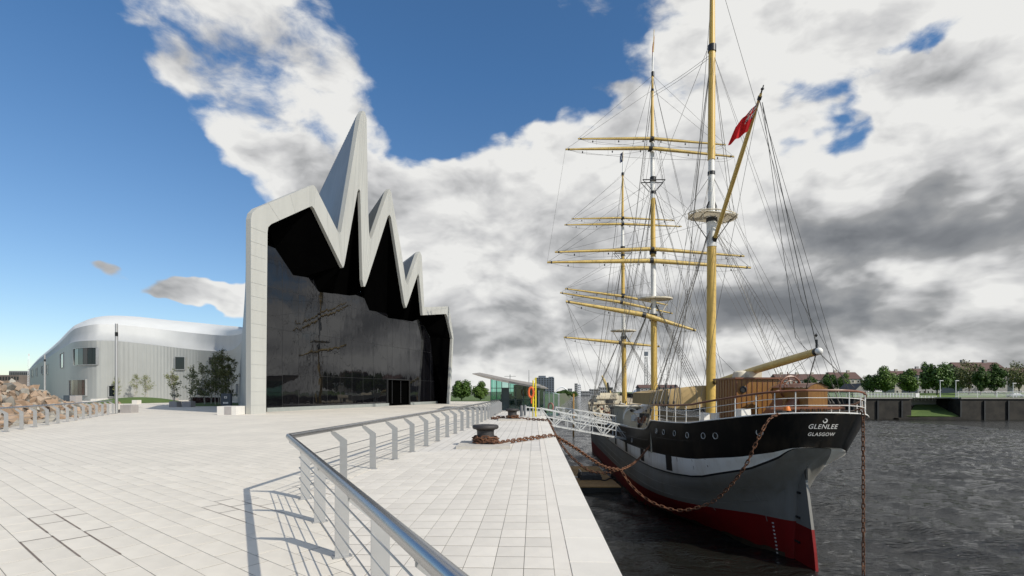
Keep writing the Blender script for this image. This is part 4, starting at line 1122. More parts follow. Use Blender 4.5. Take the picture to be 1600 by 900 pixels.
# fore mast
fo = build_mast(YF, [(528, 640, .34, .37, YMAST, 974.5, 976), (460, 530, .27, .30, WPNT, 973.5, 974.5), (394, 462, .25, .27, YMAST, 973, 973.5), (340, 400, .20, .24, WPNT, 972.8, 973), (272, 343, .12, .20, YMAST, 973, 972.8), (252, 273, .08, .10, WPNT, 973.3, 973), (236, 252, .03, .05, YSPAR, 973.6, 973.3)], -2.2)
for x, y, r, h in ((973, 272, .2, .4), (973, 341, .25, .4), (973, 388, .34, .5), (973, 399, .3, .3), (973.5, 462, .36, .5), (974.5, 528, .38, .4)): hoop(fo, x, y, YF, r, h)
crosstrees(fo, 973, 395, YF, 1.3); top_platform(fo, 974, 517, YF, 1.75)
FY = []
FY.append(yard(fo, YF, (893, 342), (973, 340.5), (1054, 344.5), .14))
FY.append(yard(fo, YF, (882, 351.5), (973, 350), (1065, 354), .17))
FY.append(yard(fo, YF, (883, 451), (973, 463), (1043, 476.5), .19))
FY.append(yard(fo, YF, (875, 457.5), (971, 472.5), (1051, 490), .21))
FY.append(yard(fo, YF, (881, 527), (969, 535.5), (1031, 541.5), .24))
ftop = [P(973, 274, YF), P(973, 290, YF), P(973, 395, YF), P(973, 402, YF), P(974, 470, YF)]
for i, (a, c, b) in enumerate(FY):
    for e in (a, b): line('lift', [ftop[i], e], .014)
for k, zt in ((0, P(1019, 225, YM)), (1, P(1020, 285, YM)), (2, P(1020, 400, YM)), (3, P(1020, 460, YM))):
    for e in (0, 2): line('brace', sag(FY[k][e], zt, .3), .011)
for e, sd in ((0, -1), (2, 1)):
    line('brace', sag(FY[4][e], SP(33, sd*5.5, -.5), .3), .016); line('tack', [FY[4][e], SP(52, sd*5.4, -.9)], .016); line('tack', [FY[2][e], SP(50, sd*5.4, -.9)], .012)
for sd in (-1, 1):
    shroud_gang(P(974, 517, YF), (47.5, 49, 50.4, 51.8), sd, r=.028); shroud_gang(P(973, 395, YF), (46, 47), sd, rat=False); shroud_gang(P(973, 274, YF), (44.5, 45.4), sd, rat=False, r=.018)
    ends = [P(974, 517, YF)+Vector((sd*1.7, k, 0)) for k in (-.7, .7)]
    for e in ends: line('topmast_shroud', [P(973, 398, YF), e], .02)
# stays running forward along the centreline
for a, b, r in ((P(1112, 84, Ym), P(1021, 145, YM), .018), (P(1112, 88, Ym), P(1021, 150, YM), .018), (P(1112, 271, Ym), P(1021, 400, YM), .02), (P(1112, 340, Ym), SP(30, 0, 1), .03), (P(1020, 118, YM), P(974, 276, YF), .018),
                (P(1020, 284, YM), P(974, 400, YF), .02), (P(1021, 470, YM), SP(50, 0, -1), .032), (P(973, 275, YF), SP(77, 0, 4.6), .018), (P(973, 396, YF), SP(74, 0, 3.6), .02), (P(974, 517, YF), SP(70, 0, 1.8), .03), (P(1112, 60, Ym), P(1020, 290, YM), .016)):
    line('stay', sag(a, b, .15), r)
# bowsprit
spar('bowsprit', SP(66, 0, .9), SP(79, 0, 4.9), .30, .30, .15, YSPAR, ship)
# running rigging falls to the pin rails
rnd = random.Random(5)
for mastx, Yq, ub0, hi, lo in ((1020.5, YM, 31, 250, 480), (973.5, YF, 50, 350, 540), (1112, Ym, 12, 200, 420)):
    for k in range(12):
        sd = -1 if k % 2 else 1; t = P(mastx, rnd.uniform(hi, lo), Yq)+Vector((rnd.uniform(-.3, .3), 0, 0)); e = SP(ub0+rnd.uniform(-3.5, 2.5), sd*rnd.uniform(3.5, 5.4), -.6 if Yq > 40 else 0.0)
        line('running_line', [t, e], .010, ROPE if k % 3 else ROPEL, 3)
# ensigns
def flag(name, label, corners, fn_mat, nx=22, ny=14, amp=.10, waves=2.3, mats=None, grp='flags on the masts'):
    TL, BL, TR, BR = [Vector(c) for c in corners]; rows = []
    for j in range(ny+1):
        row = []
        for i in range(nx+1):
            s, t = i/nx, j/ny; p = TL.lerp(TR, s).lerp(BL.lerp(BR, s), t)
            p = p+Vector((.3, 1, 0))*amp*s**.6*(sin(waves*2*pi*s+t*2.2)+.4*sin(9*s+5*t)); row.append(p)
        rows.append(row)
    m = MB(); k = nx+1
    vs = [p for r in rows for p in r]; m.v = [tuple(p) for p in vs]
    for j in range(ny):
        for i in range(nx): m.f.append((j*k+i, j*k+i+1, (j+1)*k+i+1, (j+1)*k+i)); m.m.append(fn_mat((i+.5)/nx, (j+.5)/ny))
    o = m.build(name, mats, None, smooth='all'); tag(o, label, 'flag', grp); return o
FRED = material('flag_red', (.72, .012, .02), .75, var=.08, scale=3); FBLU = material('flag_blue', (.010, .022, .12), .75); FWHT = material('flag_white', (.75, .75, .74), .75)
def union(s, t):      # canton coordinates 0..1
    if abs(s-.5) < .07 or abs(t-.5) < .10: return 0
    if abs(s-.5) < .13 or abs(t-.5) < .18: return 2
    d = min(abs(s-t), abs(s-(1-t)))
    return 0 if d < .035 else (2 if d < .11 else 1)
def ensign(s, t):
    return union(s/.42, t/.5) if s < .42 and t < .5 else 0
# the fly hangs down to the left of the gaff
flag('red_ensign', 'large red ensign hanging from the slanting gaff of the nearest mast', (P(1186, 158, 29.2), P(1168.5, 205, 30.6), P(1150, 196, 30.0), P(1137, 228, 30.8)), lambda s, t: ensign(s, t), mats=[FRED, FBLU, FWHT], amp=.14, nx=40, ny=28)
flag('house_flag', 'narrow red and white flag at the very top of the middle mast', (P(1022.8, 54, YM), P(1020.9, 98, YM), P(1019.2, 72, YM+.6), P(1018.4, 104, YM+.6)), lambda s, t: 0 if t < .5 else (2 if (int(t*9) % 2 or s < .4) else 1), mats=[FRED, FBLU, FWHT], amp=.08)
flag('saltire_flag', 'small blue and white saltire flag on the farthest mast top', (P(973.8, 237, YF), P(973.4, 252, YF), P(968.6, 241, YF+.5), P(968.4, 255, YF+.5)), lambda s, t: 2 if min(abs(s-t), abs(s-1+t)) < .13 else 1, mats=[FRED, FBLU, FWHT], amp=.08)
# ---------------------------------------------------------------- deck fittings
# teak charthouse: corners from the photo
zf = .25
h0, h1 = P(1151, 606, 29.6), P(1224, 606, 29.6)
hz = CH+(612-592)/F*29.6
def boxhouse(name, x0, x1, y0, y1, z0, z1, mat, parent=ship):
    return MB().box(((x0+x1)/2, (y0+y1)/2, (z0+z1)/2), (x1-x0, y1-y0, z1-z0)).build(name, mat, parent)
X0, X1, Y0_, Y1_ = h0.x, h1.x, 29.6, 32.6
ch = boxhouse('charthouse', X0, X1, Y0_, Y1_, 0, hz, TEAK)
m = MB(); m.box(((X0+X1)/2, (Y0_+Y1_)/2, hz+.04), (X1-X0+.3, Y1_-Y0_+.3, .09)); m.build('roof', TEAKR, ch)
n = 9
for k in range(n+1):       # vertical boards on the two visible faces
    x = lerp(X0, X1, k/n); MB().box((x, Y0_-.012, hz/2), (.035, .03, hz-.1)).build('board_batten', TEAKR, ch)
for k in range(8):
    y = lerp(Y0_+.1, Y1_-.1, k/7); MB().box((X0-.012, y, hz/2), (.03, .04, hz-.1)).build('board_batten', TEAKR, ch)
for px in (1161.5, 1212.5):
    c = P(px, 608.5, Y0_-.05); q = Vector((0, -1, 0)).to_track_quat('Z', 'Y').to_matrix()
    o = MB().lathe([(.20, -.02), (.20, .04), (.15, .05), (.14, 0)], c, 18, q).build('porthole', BLKI, ch, smooth=True)
m = MB(); m.lathe([(.5, 0), (.42, .35), (.22, .45), (.0, .47)], (lerp(X0, X1, .32), 31, hz+.08), 14); m.build('canvas_covered_lamp', CREAM, ch, smooth=True)
m = MB(); m.prism([(P(1168, 0, 30.4).x, 30.2), (P(1188, 0, 30.4).x, 30.2), (P(1188, 0, 30.4).x, 30.9), (P(1168, 0, 30.4).x, 30.9)], hz, hz+.45); m.build('boom_crutch', CREAM, ch)
# wheel box with curved roof aft of the charthouse
def arch_box(name, x0, x1, y0, y1, z0, zs_, rise, mat, roofmat, parent):
    n = 10; prof_ = [(lerp(x0, x1, k/n), zs_+rise*sin(pi*k/n)) for k in range(n+1)]
    m = MB(); f = [(x0, z0)]+prof_+[(x1, z0)]
    vs = [(x, y0, z) for x, z in f]+[(x, y1, z) for x, z in f]; k = len(f)
    m.add(vs, [tuple(range(k)), tuple(reversed(range(k, 2*k))), (0, k, k+1, 1), (k-2, 2*k-2, 2*k-1, k-1)])
    o = m.build(name, mat, parent)
    r = MB(); r.grid([[(x*1.0+(.06 if i == n else -.06 if i == 0 else 0), y0-.06, z+.03) for i, (x, z) in enumerate(prof_)], [(x+(.06 if i == n else -.06 if i == 0 else 0), y1+.06, z+.03) for i, (x, z) in enumerate(prof_)]])
    r.build('curved_roof', roofmat, o, smooth=True); return o
a, b = P(1263, 606, 25.2), P(1293, 606, 25.2)
wb = arch_box('wheel_box', a.x, b.x, 25.2, 28.6, .3, CH+(612-606)/F*25.2, .22, TEAK, TEAKR, ship)
m = MB(); a2, b2 = P(1228, 630, 27), P(1262, 630, 27); m.box(((a.x+a2.x)/2, 27.2, .75), (a.x-a2.x, 2.2, .9)); m.build('skylight', TEAK, ship)
m = MB(); m.add([(a2.x-.6, 26, .55), (a.x, 26, 1.45), (a.x, 28.4, 1.45), (a2.x-.6, 28.4, .55), (a2.x-.6, 26, .3), (a.x, 26, .3), (a.x, 28.4, .3), (a2.x-.6, 28.4, .3)], [(0, 1, 2, 3), (4, 5, 1, 0), (5, 6, 2, 1), (6, 7, 3, 2), (7, 4, 0, 3)]); m.build('skylight_cover', TEAKR, ship)
# steering wheel
wc = P(1235, 606, 27.5); m = MB(); R_ = .62
wd = Vector((.15, -1, 0)).normalized(); wx = Vector((1, .15, 0)).normalized()
m.tube([wc+(wx*cos(t)+Vector((0, 0, 1))*sin(t))*R_ for t in [2*pi*k/28 for k in range(28)]], .055, 6, closed=True)
m.tube([wc+(wx*cos(t)+Vector((0, 0, 1))*sin(t))*R_*.62 for t in [2*pi*k/20 for k in range(20)]], .03, 6, closed=True)
for k in range(8): t = 2*pi*k/8+.2; m.tube([wc, wc+(wx*cos(t)+Vector((0, 0, 1))*sin(t))*(R_+.26)], .028, 6)
m.lathe([(.12, -.08), (.12, .08)], wc, 12, wd.to_track_quat('Z', 'Y').to_matrix()); m.tube([wc+Vector((0, .1, 0)), (wc.x, wc.y+.1, .4)], .09, 8)
m.build('steering_wheel', TEAKR, ship, smooth=True)
m = MB(); c = P(1227, 618, 27); m.tube([(c.x, c.y, .4), (c.x, c.y, 1.45)], .13, 10); m.lathe([(.14, 0), (.14, .1), (.1, .2), (0, .22)], (c.x, c.y, 1.3), 12); m.build('binnacle', TEAK, ship, smooth=True)
# white lockers, fairleads, coil of chain on the poop
for px, w, hh, Yq in ((1161, .52, .52, 25.6), (1101, .35, .6, 30), (1117, .3, .55, 31)):
    c = P(px, 645, Yq); MB().box((c.x, c.y, zs(Yq-22.8)+hh/2), (w, .6, hh), .1, .93).build('deck_locker', WPNT, ship)
m = MB()
for px in (1222, 1232, 1250): c = P(px, 650, 24.2); m.box((c.x, c.y, .75), (.3, .35, .3), .3)
m.build('fairlead', BLKI, ship)
m = MB(); c = P(1229.5, 648, 24.4); m.lathe([(.17, 0), (.2, .25), (.12, .5), (.0, .52)], (c.x, c.y, .6), 10); m.build('orange_cover', material('orange_plastic', (.62, .17, .02), .5), ship, smooth=True)
m = MB()
for k in range(5): 
    for i in range(2):
        px = 1252+k*9+i*3; c = P(px, 640, 24.8-.2*i); m.tube([(c.x, c.y, .7), (c.x, c.y, .98)], .022, 6)
m.build('belaying_pins', BLKI, ship, kind='stuff')
m = MB(); m.box(tuple(SP(2.3, .3, 1.0)), (3.6, .5, .12), 0); m.build('aft_grating', TEAKR, ship)
m = MB(); c0 = P(1164, 668, 24.4); m.beam((c0.x-.05, c0.y, .62), (c0.x-.25, c0.y-.2, -.15), .12, .12)
# tan awning ahead of the mizzen: ridge tent with sagging cloth
L0, L1 = P(1044, 615, 43.5), P(1110, 603, 41.0)
aw = MB(); rows = []
for j in range(21):
    t = j/20; row = []
    for i in range(23):
        s = i/22; x = lerp(P(1044, 0, 38.4).x, 18.2, s); e = abs(s-.5)*2
        if t < .35:      # aft curtain, hanging in soft folds
            k = t/.35; y = 38.4-.10*sin(pi*k)-.05*sin(s*21+k*2)*(1-k)-.35*(1-k)*sin(pi*s); z = lerp(.62-.12*sin(s*9), 2.28-.30*e**1.6, k)
        else:
            k = (t-.35)/.65; y = lerp(38.4, 49.5, k); z = 2.28-.30*e**1.6-.28*sin(pi*k)*.5-.25*k
        row.append((x, y, z))
    rows.append(row)
aw.grid(rows); port = [[r[0] for r in rows[7:]], [(r[0][0]-.08, r[0][1], .7) for r in rows[7:]]]; aw.grid(port)
aw.build('tan_awning', TAN, ship, smooth='all')
m = MB()
for i in (3, 7, 11, 15, 19): m.tube([Vector(rows[j][i])+Vector((0, -.02, .012)) for j in range(21)], .016, 4)
m.build('awning_seams', ROPEL, ship, kind='stuff')
# white awning farther forward
rows = []
for j in range(9):
    t = j/8; rows.append([Vector((lerp(P(1001, 0, 47).x, P(1034, 0, 47).x, s), lerp(46.5, 51, t), lerp(CH-32/F*47, CH-9/F*47, s**.8)-.25*sin(pi*s)-.2*sin(pi*t))) for s in [i/9 for i in range(10)]])
MB().grid(rows).build('white_awning', WCAN, ship, smooth='all')
# midship deckhouse, cream, and its clutter
a, b = P(974, 640, 50), P(1015, 640, 50)
mh = boxhouse('midship_deckhouse', a.x, b.x, 50.0, 56, -2.2, CH-25/F*50, CREAM)
m = MB(); m.box(((a.x+b.x)/2, 53, CH-24/F*50), (b.x-a.x+.3, 6.3, .12)); m.build('roof', CREAM, mh)
for px in (987, 996, 1008): c = P(px, 641, 49.95); MB().lathe([(.17, -.02), (.17, .03), (.12, .04), (.12, 0)], c, 12, Vector((0, -1, 0)).to_track_quat('Z', 'Y').to_matrix()).build('porthole', BLKI, mh)
# forecastle house with dark doorway
a, b = P(930, 640, 82), P(968, 640, 82)
fh = boxhouse('forecastle_house', a.x, b.x, 80.1, 86, -2.2, CH-9/F*82+.3, CREAM)
a, b = P(946.5, 640, 80), P(957.5, 640, 80); MB().box(((a.x+b.x)/2, 80.05, CH-19/F*80), (b.x-a.x, .14, 1.2)).build('doorway', BLKI, fh)
a, b = P(931, 623, 80), P(966, 623, 80)
MB().box(((a.x+b.x)/2, 80, CH-10/F*80), (b.x-a.x, .3, .22)).build('rail', CREAM, fh)
# ladder beside it: pale treads
for k in range(7):
    q0 = P(960.5+k*1.4, 650-k*3.4, 74-k*.1); q1 = P(970.5+k*1.1, 652-k*3.4, 74-k*.1); MB().beam(q0, q1, .34, .10).build('ladder_tread', WPNT, ship)
for s in (0, 10): MB().beam(P(959+s, 654, 74), P(970+s*.8, 627, 73.4), .12, .12).build('ladder_string', BLKI, ship)
# davits, pipes and small gear along the waist
m = MB()
for c, r in (((987, 655), .75), ((992, 655), 1.05)):
    o = P(c[0], c[1], 46); m.tube([o+Vector((cos(t)*r, 0, sin(t)*r*1.25)) for t in [pi*k/12 for k in range(13)]], .045, 6)
m.build('hoop_frame', WPNT, ship, smooth=True)
rnd = random.Random(11)
GEAR = [CREAM, TEAKR, WPNT, BLKI, DECK]
for k in range(46):
    px = rnd.uniform(933, 1010); Yq = lerp(78, 44, min(1, max(0, (px-935)/70)))+rnd.uniform(-2, 2); py = 612+(CH+1.6)/Yq*F*rnd.uniform(.62, .95)
    c = P(px, py, Yq); c.z = max(c.z, -2.0); d = rnd.choice(['box', 'roll'])
    if d == 'box': MB().box(tuple(c), (rnd.uniform(.25, .9), rnd.uniform(.3, .8), rnd.uniform(.2, .7)), rnd.uniform(0, 3)).build('deck_gear', GEAR[k % 5], ship)
    else: MB().lathe([(.0, -.2), (.14, -.2), (.17, 0), (.14, .2), (0, .2)], c, 10, Matrix.Rotation(rnd.uniform(0, 1.5), 3, 'X')).build('deck_gear', GEAR[(k+2) % 5], ship, smooth=True)
m = MB(); c = P(952, 606, 88)
m.tube([c+Vector((0, 0, -1)), c+Vector((-.3, 0, .9))], .18, 8); m.box(tuple(c+Vector((.1, 0, -.2))), (.5, .5, .5)); m.build('anchor_davit', BLKI, ship)
boxhouse('forward_winch', P(938, 0, 86).x, P(966, 0, 86).x, 86, 88, .3, 1.6, CREAM)
# ================================================================== QUAYSIDE OBJECTS
# chains
Z = lambda px, py, Y: P(px, py, Y)
ring = Vector((5.75, 27, 0)); ring = P(970, 734, 27)
wrap = []
for k in range(34):
    t = radians(200)+k*radians(26); wrap.append(Vector((B1.x+.40*cos(t), B1.y+.40*sin(t), .12+.17*k/33)))
chain('rusty chain wound around the neck of the nearer bollard', wrap, smooth=False)
e1 = P(869, 682, 20.5)
chain('rusty chain running from the nearer bollard over the quay edge to the hanging ring', [Vector((B1.x+.1, B1.y-.40, .16)), Vector((B1.x+.42, B1.y-.30, .11)), Vector((0.2, 18.3, .07)), Vector((edge_x(20.3)-.15, 20.2, .07)), Vector((edge_x(20.3)+.10, 20.5, -.02)), P(899, 700, 22.5), P(925, 718, 24.3), P(947, 730, 25.8), ring])
wrap = []
for k in range(26):
    t = radians(200)+k*radians(26); wrap.append(Vector((B2.x+.38*cos(t), B2.y+.38*sin(t), .12+.15*k/25)))
chain('rusty chain wound around the neck of the farther bollard', wrap, smooth=False)
chain('rusty chain from the farther bollard drooping lowest between quay edge and ring', [Vector((B2.x+.3, B2.y-.35, .12)), Vector((1.3, 32.2, .07)), Vector((edge_x(31)-.1, 31.2, .07)), Vector((edge_x(31)+.12, 31, -.05)), P(868, 680, 30.3), P(879, 697, 29.6), P(895, 716, 29), P(918, 734, 28.2), P(937, 739, 27.6), P(955, 738, 27.2), ring])
ht, _ = on_hull(1017, 696)
chain('rusty chain rising from the hanging ring to a fairlead in the black hull side', [ring, P(985, 727, 28.5), P(1000, 715, 31), ht+Vector((-.1, -.1, 0))])
chain('longest rusty chain looping low across the grey hull up to the poop rail', [ring, P(985, 757, 26.6), P(1009, 779, 26.0), P(1036, 792, 25.4), P(1067, 797.5, 24.9), P(1110, 786, 24.2), P(1140, 760, 23.5), P(1165, 727, 22.9), P(1180, 695, 22.6), P(1197, 662, 22.6), P(1207, 651, 22.9), P(1218, 647, 23.4)])
chain('rusty chain heaped on the ground just left of the farther bollard', [Vector((-.5, 33.3, .06)), Vector((-1.0, 33.0, .08)), Vector((-1.35, 33.6, .06)), Vector((-.9, 34.2, .08)), Vector((-.5, 33.6, .12)), Vector((-1.1, 33.3, .15))])
chain('rusty chain hanging straight down from the stern into the river', [P(1337, 641, 23.2), P(1347, 640, 23.0), P(1348.5, 660, 23.0), P(1349, 780, 23.0), P(1349, 905, 23.0)])
# pontoon under the gangway
pt = thing('floating_pontoon', 'timber decked floating pontoon between the quay wall and the hull', 'pontoon', (6, 45, WZ))
x0, x1, ya, yb = edge_x(45)+.5, 9.0, 42.2, 54
MB().box(((x0+x1)/2, (ya+yb)/2, WZ+.12), (x1-x0, yb-ya, .50)).build('float', BLKI, pt)
PLANK = material('pontoon_plank', (.34, .21, .085), .8, var=.2, scale=3, objvar=.15)
n = 40
for k in range(n):
    y = lerp(ya, yb, (k+.5)/n); MB().box(((x0+x1)/2, y, WZ+.42), (x1-x0, (yb-ya)/n-.02, .07)).build('plank', PLANK, pt)
gr = thing('deck_winch', 'dark grey ribbed winch box standing on the pontoon planks', 'winch', (6, 47, WZ+.45))
c = P(921, 750, 46.5); m = MB(); m.box((c.x, 46.5, WZ+.6), (1.9, 2.2, .28)); 
for k in range(8): m.box((c.x, 45.6+k*.26, WZ+.8), (1.8, .09, .14))
m.build('winch_body', material('dark_grey_steel', (.05, .055, .06), .6, var=.3), gr); m = MB()
m.tube([(c.x-.85, 45.6, WZ+.5), (c.x-.85, 45.6, WZ+1.15), (c.x-.85, 47.3, WZ+1.15), (c.x-.85, 47.3, WZ+.5)], .05, 6); m.build('winch_handle', STEELR, gr)
c = P(945, 757, 45.3); tag(MB().tube([(c.x-1.1+.12*k, c.y+.5*sin(k*.55)+.2, WZ+.5) for k in range(18)], .07, 6).build('hose', BLKI, smooth=True), 'black hose lying coiled on the pontoon planks', 'hose')
# gangways
GANG = material('white_gangway_paint', (.50, .51, .50), .5, metal=.1, var=.08, scale=3)
def truss(name, a, b, depth, width, label, nb=7):
    """a, b: top chord ends on the near side; the bridge is `width` wide, away from the camera"""
    a, b = Vector(a), Vector(b); root = thing('gangway', label, 'gangway', tuple(a), 'gangways up to the ship'); w = Vector((.0, width, 0)); dn = Vector((0, 0, -depth))
    for i, s in enumerate((Vector((0, 0, 0)), w)):
        MB().beam(a+s, b+s, .10, .10).build('top_chord', GANG, root); MB().beam(a+s+dn, b+s+dn, .12, .12).build('bottom_chord', GANG, root)
        MB().beam(a+s+dn*.5, b+s+dn*.5, .04, .05).build('mid_rail', GANG, root)
        for k in range(nb+1):
            p = a.lerp(b, k/nb)+s; MB().beam(p, p+dn, .07, .07, Vector((0, 1, 0))).build('upright', GANG, root)
            if k < nb:
                q = a.lerp(b, (k+1)/nb)+s
                MB().beam(p if k % 2 == 0 else p+dn, q+dn if k % 2 == 0 else q, .06, .06).build('diagonal', GANG, root)
    MB().poly([a+dn+Vector((0, 0, .07)), b+dn+Vector((0, 0, .07)), b+w+dn+Vector((0, 0, .07)), a+w+dn+Vector((0, 0, .07))]).build('walkway', GALV, root)
    return root
g1a, g1b = P(846, 638.5, 37.6), P(980, 665.5, 41.5)
truss('gangway', g1a, g1b, 1.1, 1.3, 'white lattice gangway nearest the camera, sloping down from quay to ship')
m = MB()
g2a, g2b = P(868, 636, 45), P(962, 650, 46.5)
truss('gangway', g2a, g2b, .85, 1.2, 'second white lattice gangway behind the first one, reaching the bow side')
fe = thing('gangway_handrail', 'short white handrail on the quay leading to the gangway', 'handrail', (1, 37, 0))
for (a, b) in ((P(822, 636, 36.2), g1a+Vector((-.05, -.05, 0))),):
    MB().tube([a, b], .04, 8).build('rail', GANG, fe)
    for k in range(5): q = a.lerp(b, k/4); MB().tube([q, (q.x, q.y, -.02)], .03, 8).build('post', GANG, fe)
# yellow life-ring post
YEL = material('yellow_paint', (.72, .58, .03), .45, var=.08); ORG = material('orange_lifering', (.72, .13, .03), .5, var=.1)
yb_ = G(835, 651); yp = thing('lifebuoy_post', 'tall yellow ladder post with an orange lifebuoy at the quay edge', 'lifebuoy post', (yb_.x, yb_.y, 0))
h = CH+22/F*yb_.y
for s in (-.09, .09): MB().tube([(yb_.x+s, yb_.y, 0), (yb_.x+s, yb_.y, h if s > 0 else h-.2)], .055, 8).build('upright', YEL, yp, smooth=True)
for k in range(9): z = .3+k*.3; MB().tube([(yb_.x-.09, yb_.y, z), (yb_.x+.09, yb_.y, z)], .02, 6).build('rung', YEL, yp)
c = Vector((yb_.x-.24, yb_.y-.06, 1.75)); MB().tube([c+Vector((.17*cos(t), -.05, .36*sin(t))) for t in [2*pi*k/20 for k in range(20)]], .075, 10, closed=True).build('lifebuoy', ORG, yp, smooth='all')
MB().box((yb_.x-.14, yb_.y+.06, 1.2), (.2, .12, .5)).build('line_box', ORG, yp)
DGREY = material('weathered_grey_steel', (.14, .145, .15), .6, var=.15)
# small grey bollard posts beside the farther bollard
for i, (px, py) in enumerate(((820.5, 649), (815, 650))):
    g = G(px, py); o = MB().lathe([(.11, 0), (.11, .72), (.08, .78), (0, .8)], (g.x, g.y, 0), 12).build('post_bollard', DGREY, smooth=True)
    tag(o, ['slim grey steel post immediately right of the farther bollard', 'slim grey steel post half hidden behind the farther bollard'][i], 'post', 'slim grey posts')
# ------------------------------------------------------------------ ferry pavilion
pav = thing('waterfront_pavilion', 'small green glass pavilion with a curved wing shaped roof at the end of the quay', 'pavilion', (0, 52, 0))
def thin_glass(name, tint):
    m = bpy.data.materials.new(name); m.use_nodes = True; nt = m.node_tree; N, L = nt.nodes, nt.links; N.clear()
    t = N.new('ShaderNodeBsdfTransparent'); t.inputs[0].default_value = (*tint, 1); g = N.new('ShaderNodeBsdfGlossy'); g.inputs['Roughness'].default_value = .04; g.inputs[0].default_value = (.8, 1, .95, 1)
    f = N.new('ShaderNodeFresnel'); f.inputs[0].default_value = 1.7; mx = N.new('ShaderNodeMixShader'); o = N.new('ShaderNodeOutputMaterial')
    L.new(f.outputs[0], mx.inputs[0]); L.new(t.outputs[0], mx.inputs[1]); L.new(g.outputs[0], mx.inputs[2]); L.new(mx.outputs[0], o.inputs[0]); return m
GGL = thin_glass('green_glass', (.50, .76, .70))
GFR = material('dark_green_frame', (.05, .07, .065), .5, var=.1)
Yf = 50.5
roofu = [(738, 583.5), (760, 588), (790, 594.5), (820, 600), (845, 604), (857, 607)]
roofl = [(738, 584.5), (752, 589), (770, 593.5), (800, 599.5), (830, 605), (857, 608)]
def along(T, px): return interp([(a, b) for a, b in T], px)
rows_t, rows_b = [], []
for k in range(17):
    px = lerp(738, 857, k/16); f1 = P(px, along(roofu, px), Yf-1.5); f2 = P(px, along(roofl, px), Yf-1.5)
    rows_t.append((f1, f1+Vector((0, 11, .5)))); rows_b.append((f2, f2+Vector((0, 11, .35))))
m = MB(); m.grid([[r[0] for r in rows_t], [r[1] for r in rows_t]][::-1]); m.grid([[r[0] for r in rows_b], [r[1] for r in rows_b]]); m.grid([[r[0] for r in rows_t], [r[0] for r in rows_b]]); m.grid([[r[1] for r in rows_b], [r[1] for r in rows_t]])
m.build('wing_roof', material('pavilion_roof', (.28, .25, .22), .5, metal=.3, var=.1), pav, smooth=True)
def rooflow(x, y): px = CX+F*x/(Yf-1.5); return P(px, along(roofl, px), Yf-1.5).z+.03*(y-Yf+1.5)-.03
xl, xr = P(767, 0, Yf).x, P(851, 0, Yf).x
joints = [767, 776, 784, 795, 806, 818, 829, 840, 851]
for i, (p0, p1) in enumerate(zip(joints, joints[1:])):
    a, b = P(p0, 0, Yf).x, P(p1, 0, Yf).x; g = .03
    if 783 < p0 < 795: continue
    MB().poly([(a+g, Yf, .1), (b-g, Yf, .1), (b-g, Yf, rooflow(b, Yf)), (a+g, Yf, rooflow(a, Yf))]).build('glass_panel', GGL, pav)
for p0 in joints:
    a = P(p0, 0, Yf).x; MB().box((a, Yf, rooflow(a, Yf)/2), (.07, .12, rooflow(a, Yf))).build('mullion', GFR, pav)
for (x, s) in ((xl, 1), (xr, -1)):
    for k in range(4):
        y0, y1 = Yf+k*2, Yf+k*2+1.95; MB().poly([(x, y0, .1), (x, y1, .1), (x, y1, rooflow(x, y1)), (x, y0, rooflow(x, y0))]).build('glass_panel', GGL, pav)
for z in (1.0, 2.15): MB().box(((xl+xr)/2, Yf-.02, z), (xr-xl, .06, .06)).build('transom', GFR, pav)
for k in range(6):
    a, b = lerp(xl, xr, k/6)+.04, lerp(xl, xr, (k+1)/6)-.04; MB().poly([(a, Yf+8, .9), (b, Yf+8, .9), (b, Yf+8, rooflow(b, Yf+8)), (a, Yf+8, rooflow(a, Yf+8))]).build('rear_glass_panel', GGL, pav)
MB().box(((xl+xr)/2, Yf+8, .45), (xr-xl, .12, .9)).build('rear_dado', GFR, pav)
MB().box(((xl+xr)/2+1.2, Yf+5, 1.3), (3.2, .3, 2.5)).build('inner_partition', GFR, pav)
a, b = P(784, 0, Yf).x, P(795, 0, Yf).x; MB().box(((a+b)/2, Yf+.3, 1.1), (b-a, .5, 2.2)).build('door', GFR, pav)
rnd = random.Random(3)
for k in range(7):
    x = rnd.uniform(xl+1.2, xr-.6); MB().box((x, Yf+rnd.uniform(1.5, 6), rnd.uniform(.5, .9)), (rnd.uniform(.4, 1.1), .5, rnd.uniform(.8, 1.7))).build('counter', [GFR, CREAM, TEAKR][k % 3], pav)
# lower glass lobby over the river edge
lob = thing('glass_lobby', 'low green glass lobby beside the pavilion above the river edge', 'lobby', (4.5, 48, 0))
Yl = 47.0; jn = [842, 850, 858, 865, 873]
def ltop(px): return CH+(HY-interp([(842, 610), (857, 612), (873, 616)], px))/F*Yl
for p0, p1 in zip(jn, jn[1:]):
    a, b = P(p0, 0, Yl).x, P(p1, 0, Yl).x; MB().poly([(a+.03, Yl, -.4), (b-.03, Yl, -.4), (b-.03, Yl, ltop(p1)), (a+.03, Yl, ltop(p0))]).build('glass_panel', GGL, lob)
for p0 in jn: a = P(p0, 0, Yl).x; MB().box((a, Yl, (ltop(p0)-.4)/2), (.09 if p0 < 870 else .14, .09, ltop(p0)+.4)).build('mullion', WFR, lob)
a, b = P(842, 0, Yl).x, P(873, 0, Yl).x
MB().poly([(a, Yl-.05, ltop(842)), (b, Yl-.05, ltop(873)), (b+.6, Yl+5, ltop(873)), (a, Yl+5, ltop(842))]).build('roof', GGL, lob)
MB().poly([(b, Yl, -.4), (b+.5, Yl+5, -.4), (b+.5, Yl+5, ltop(873)), (b, Yl, ltop(873))]).build('glass_panel', GGL, lob)
MB().box(((a+b)/2, Yl+2.5, -.5), (b-a+.4, 5.3, .2)).build('floor', GALV, lob)
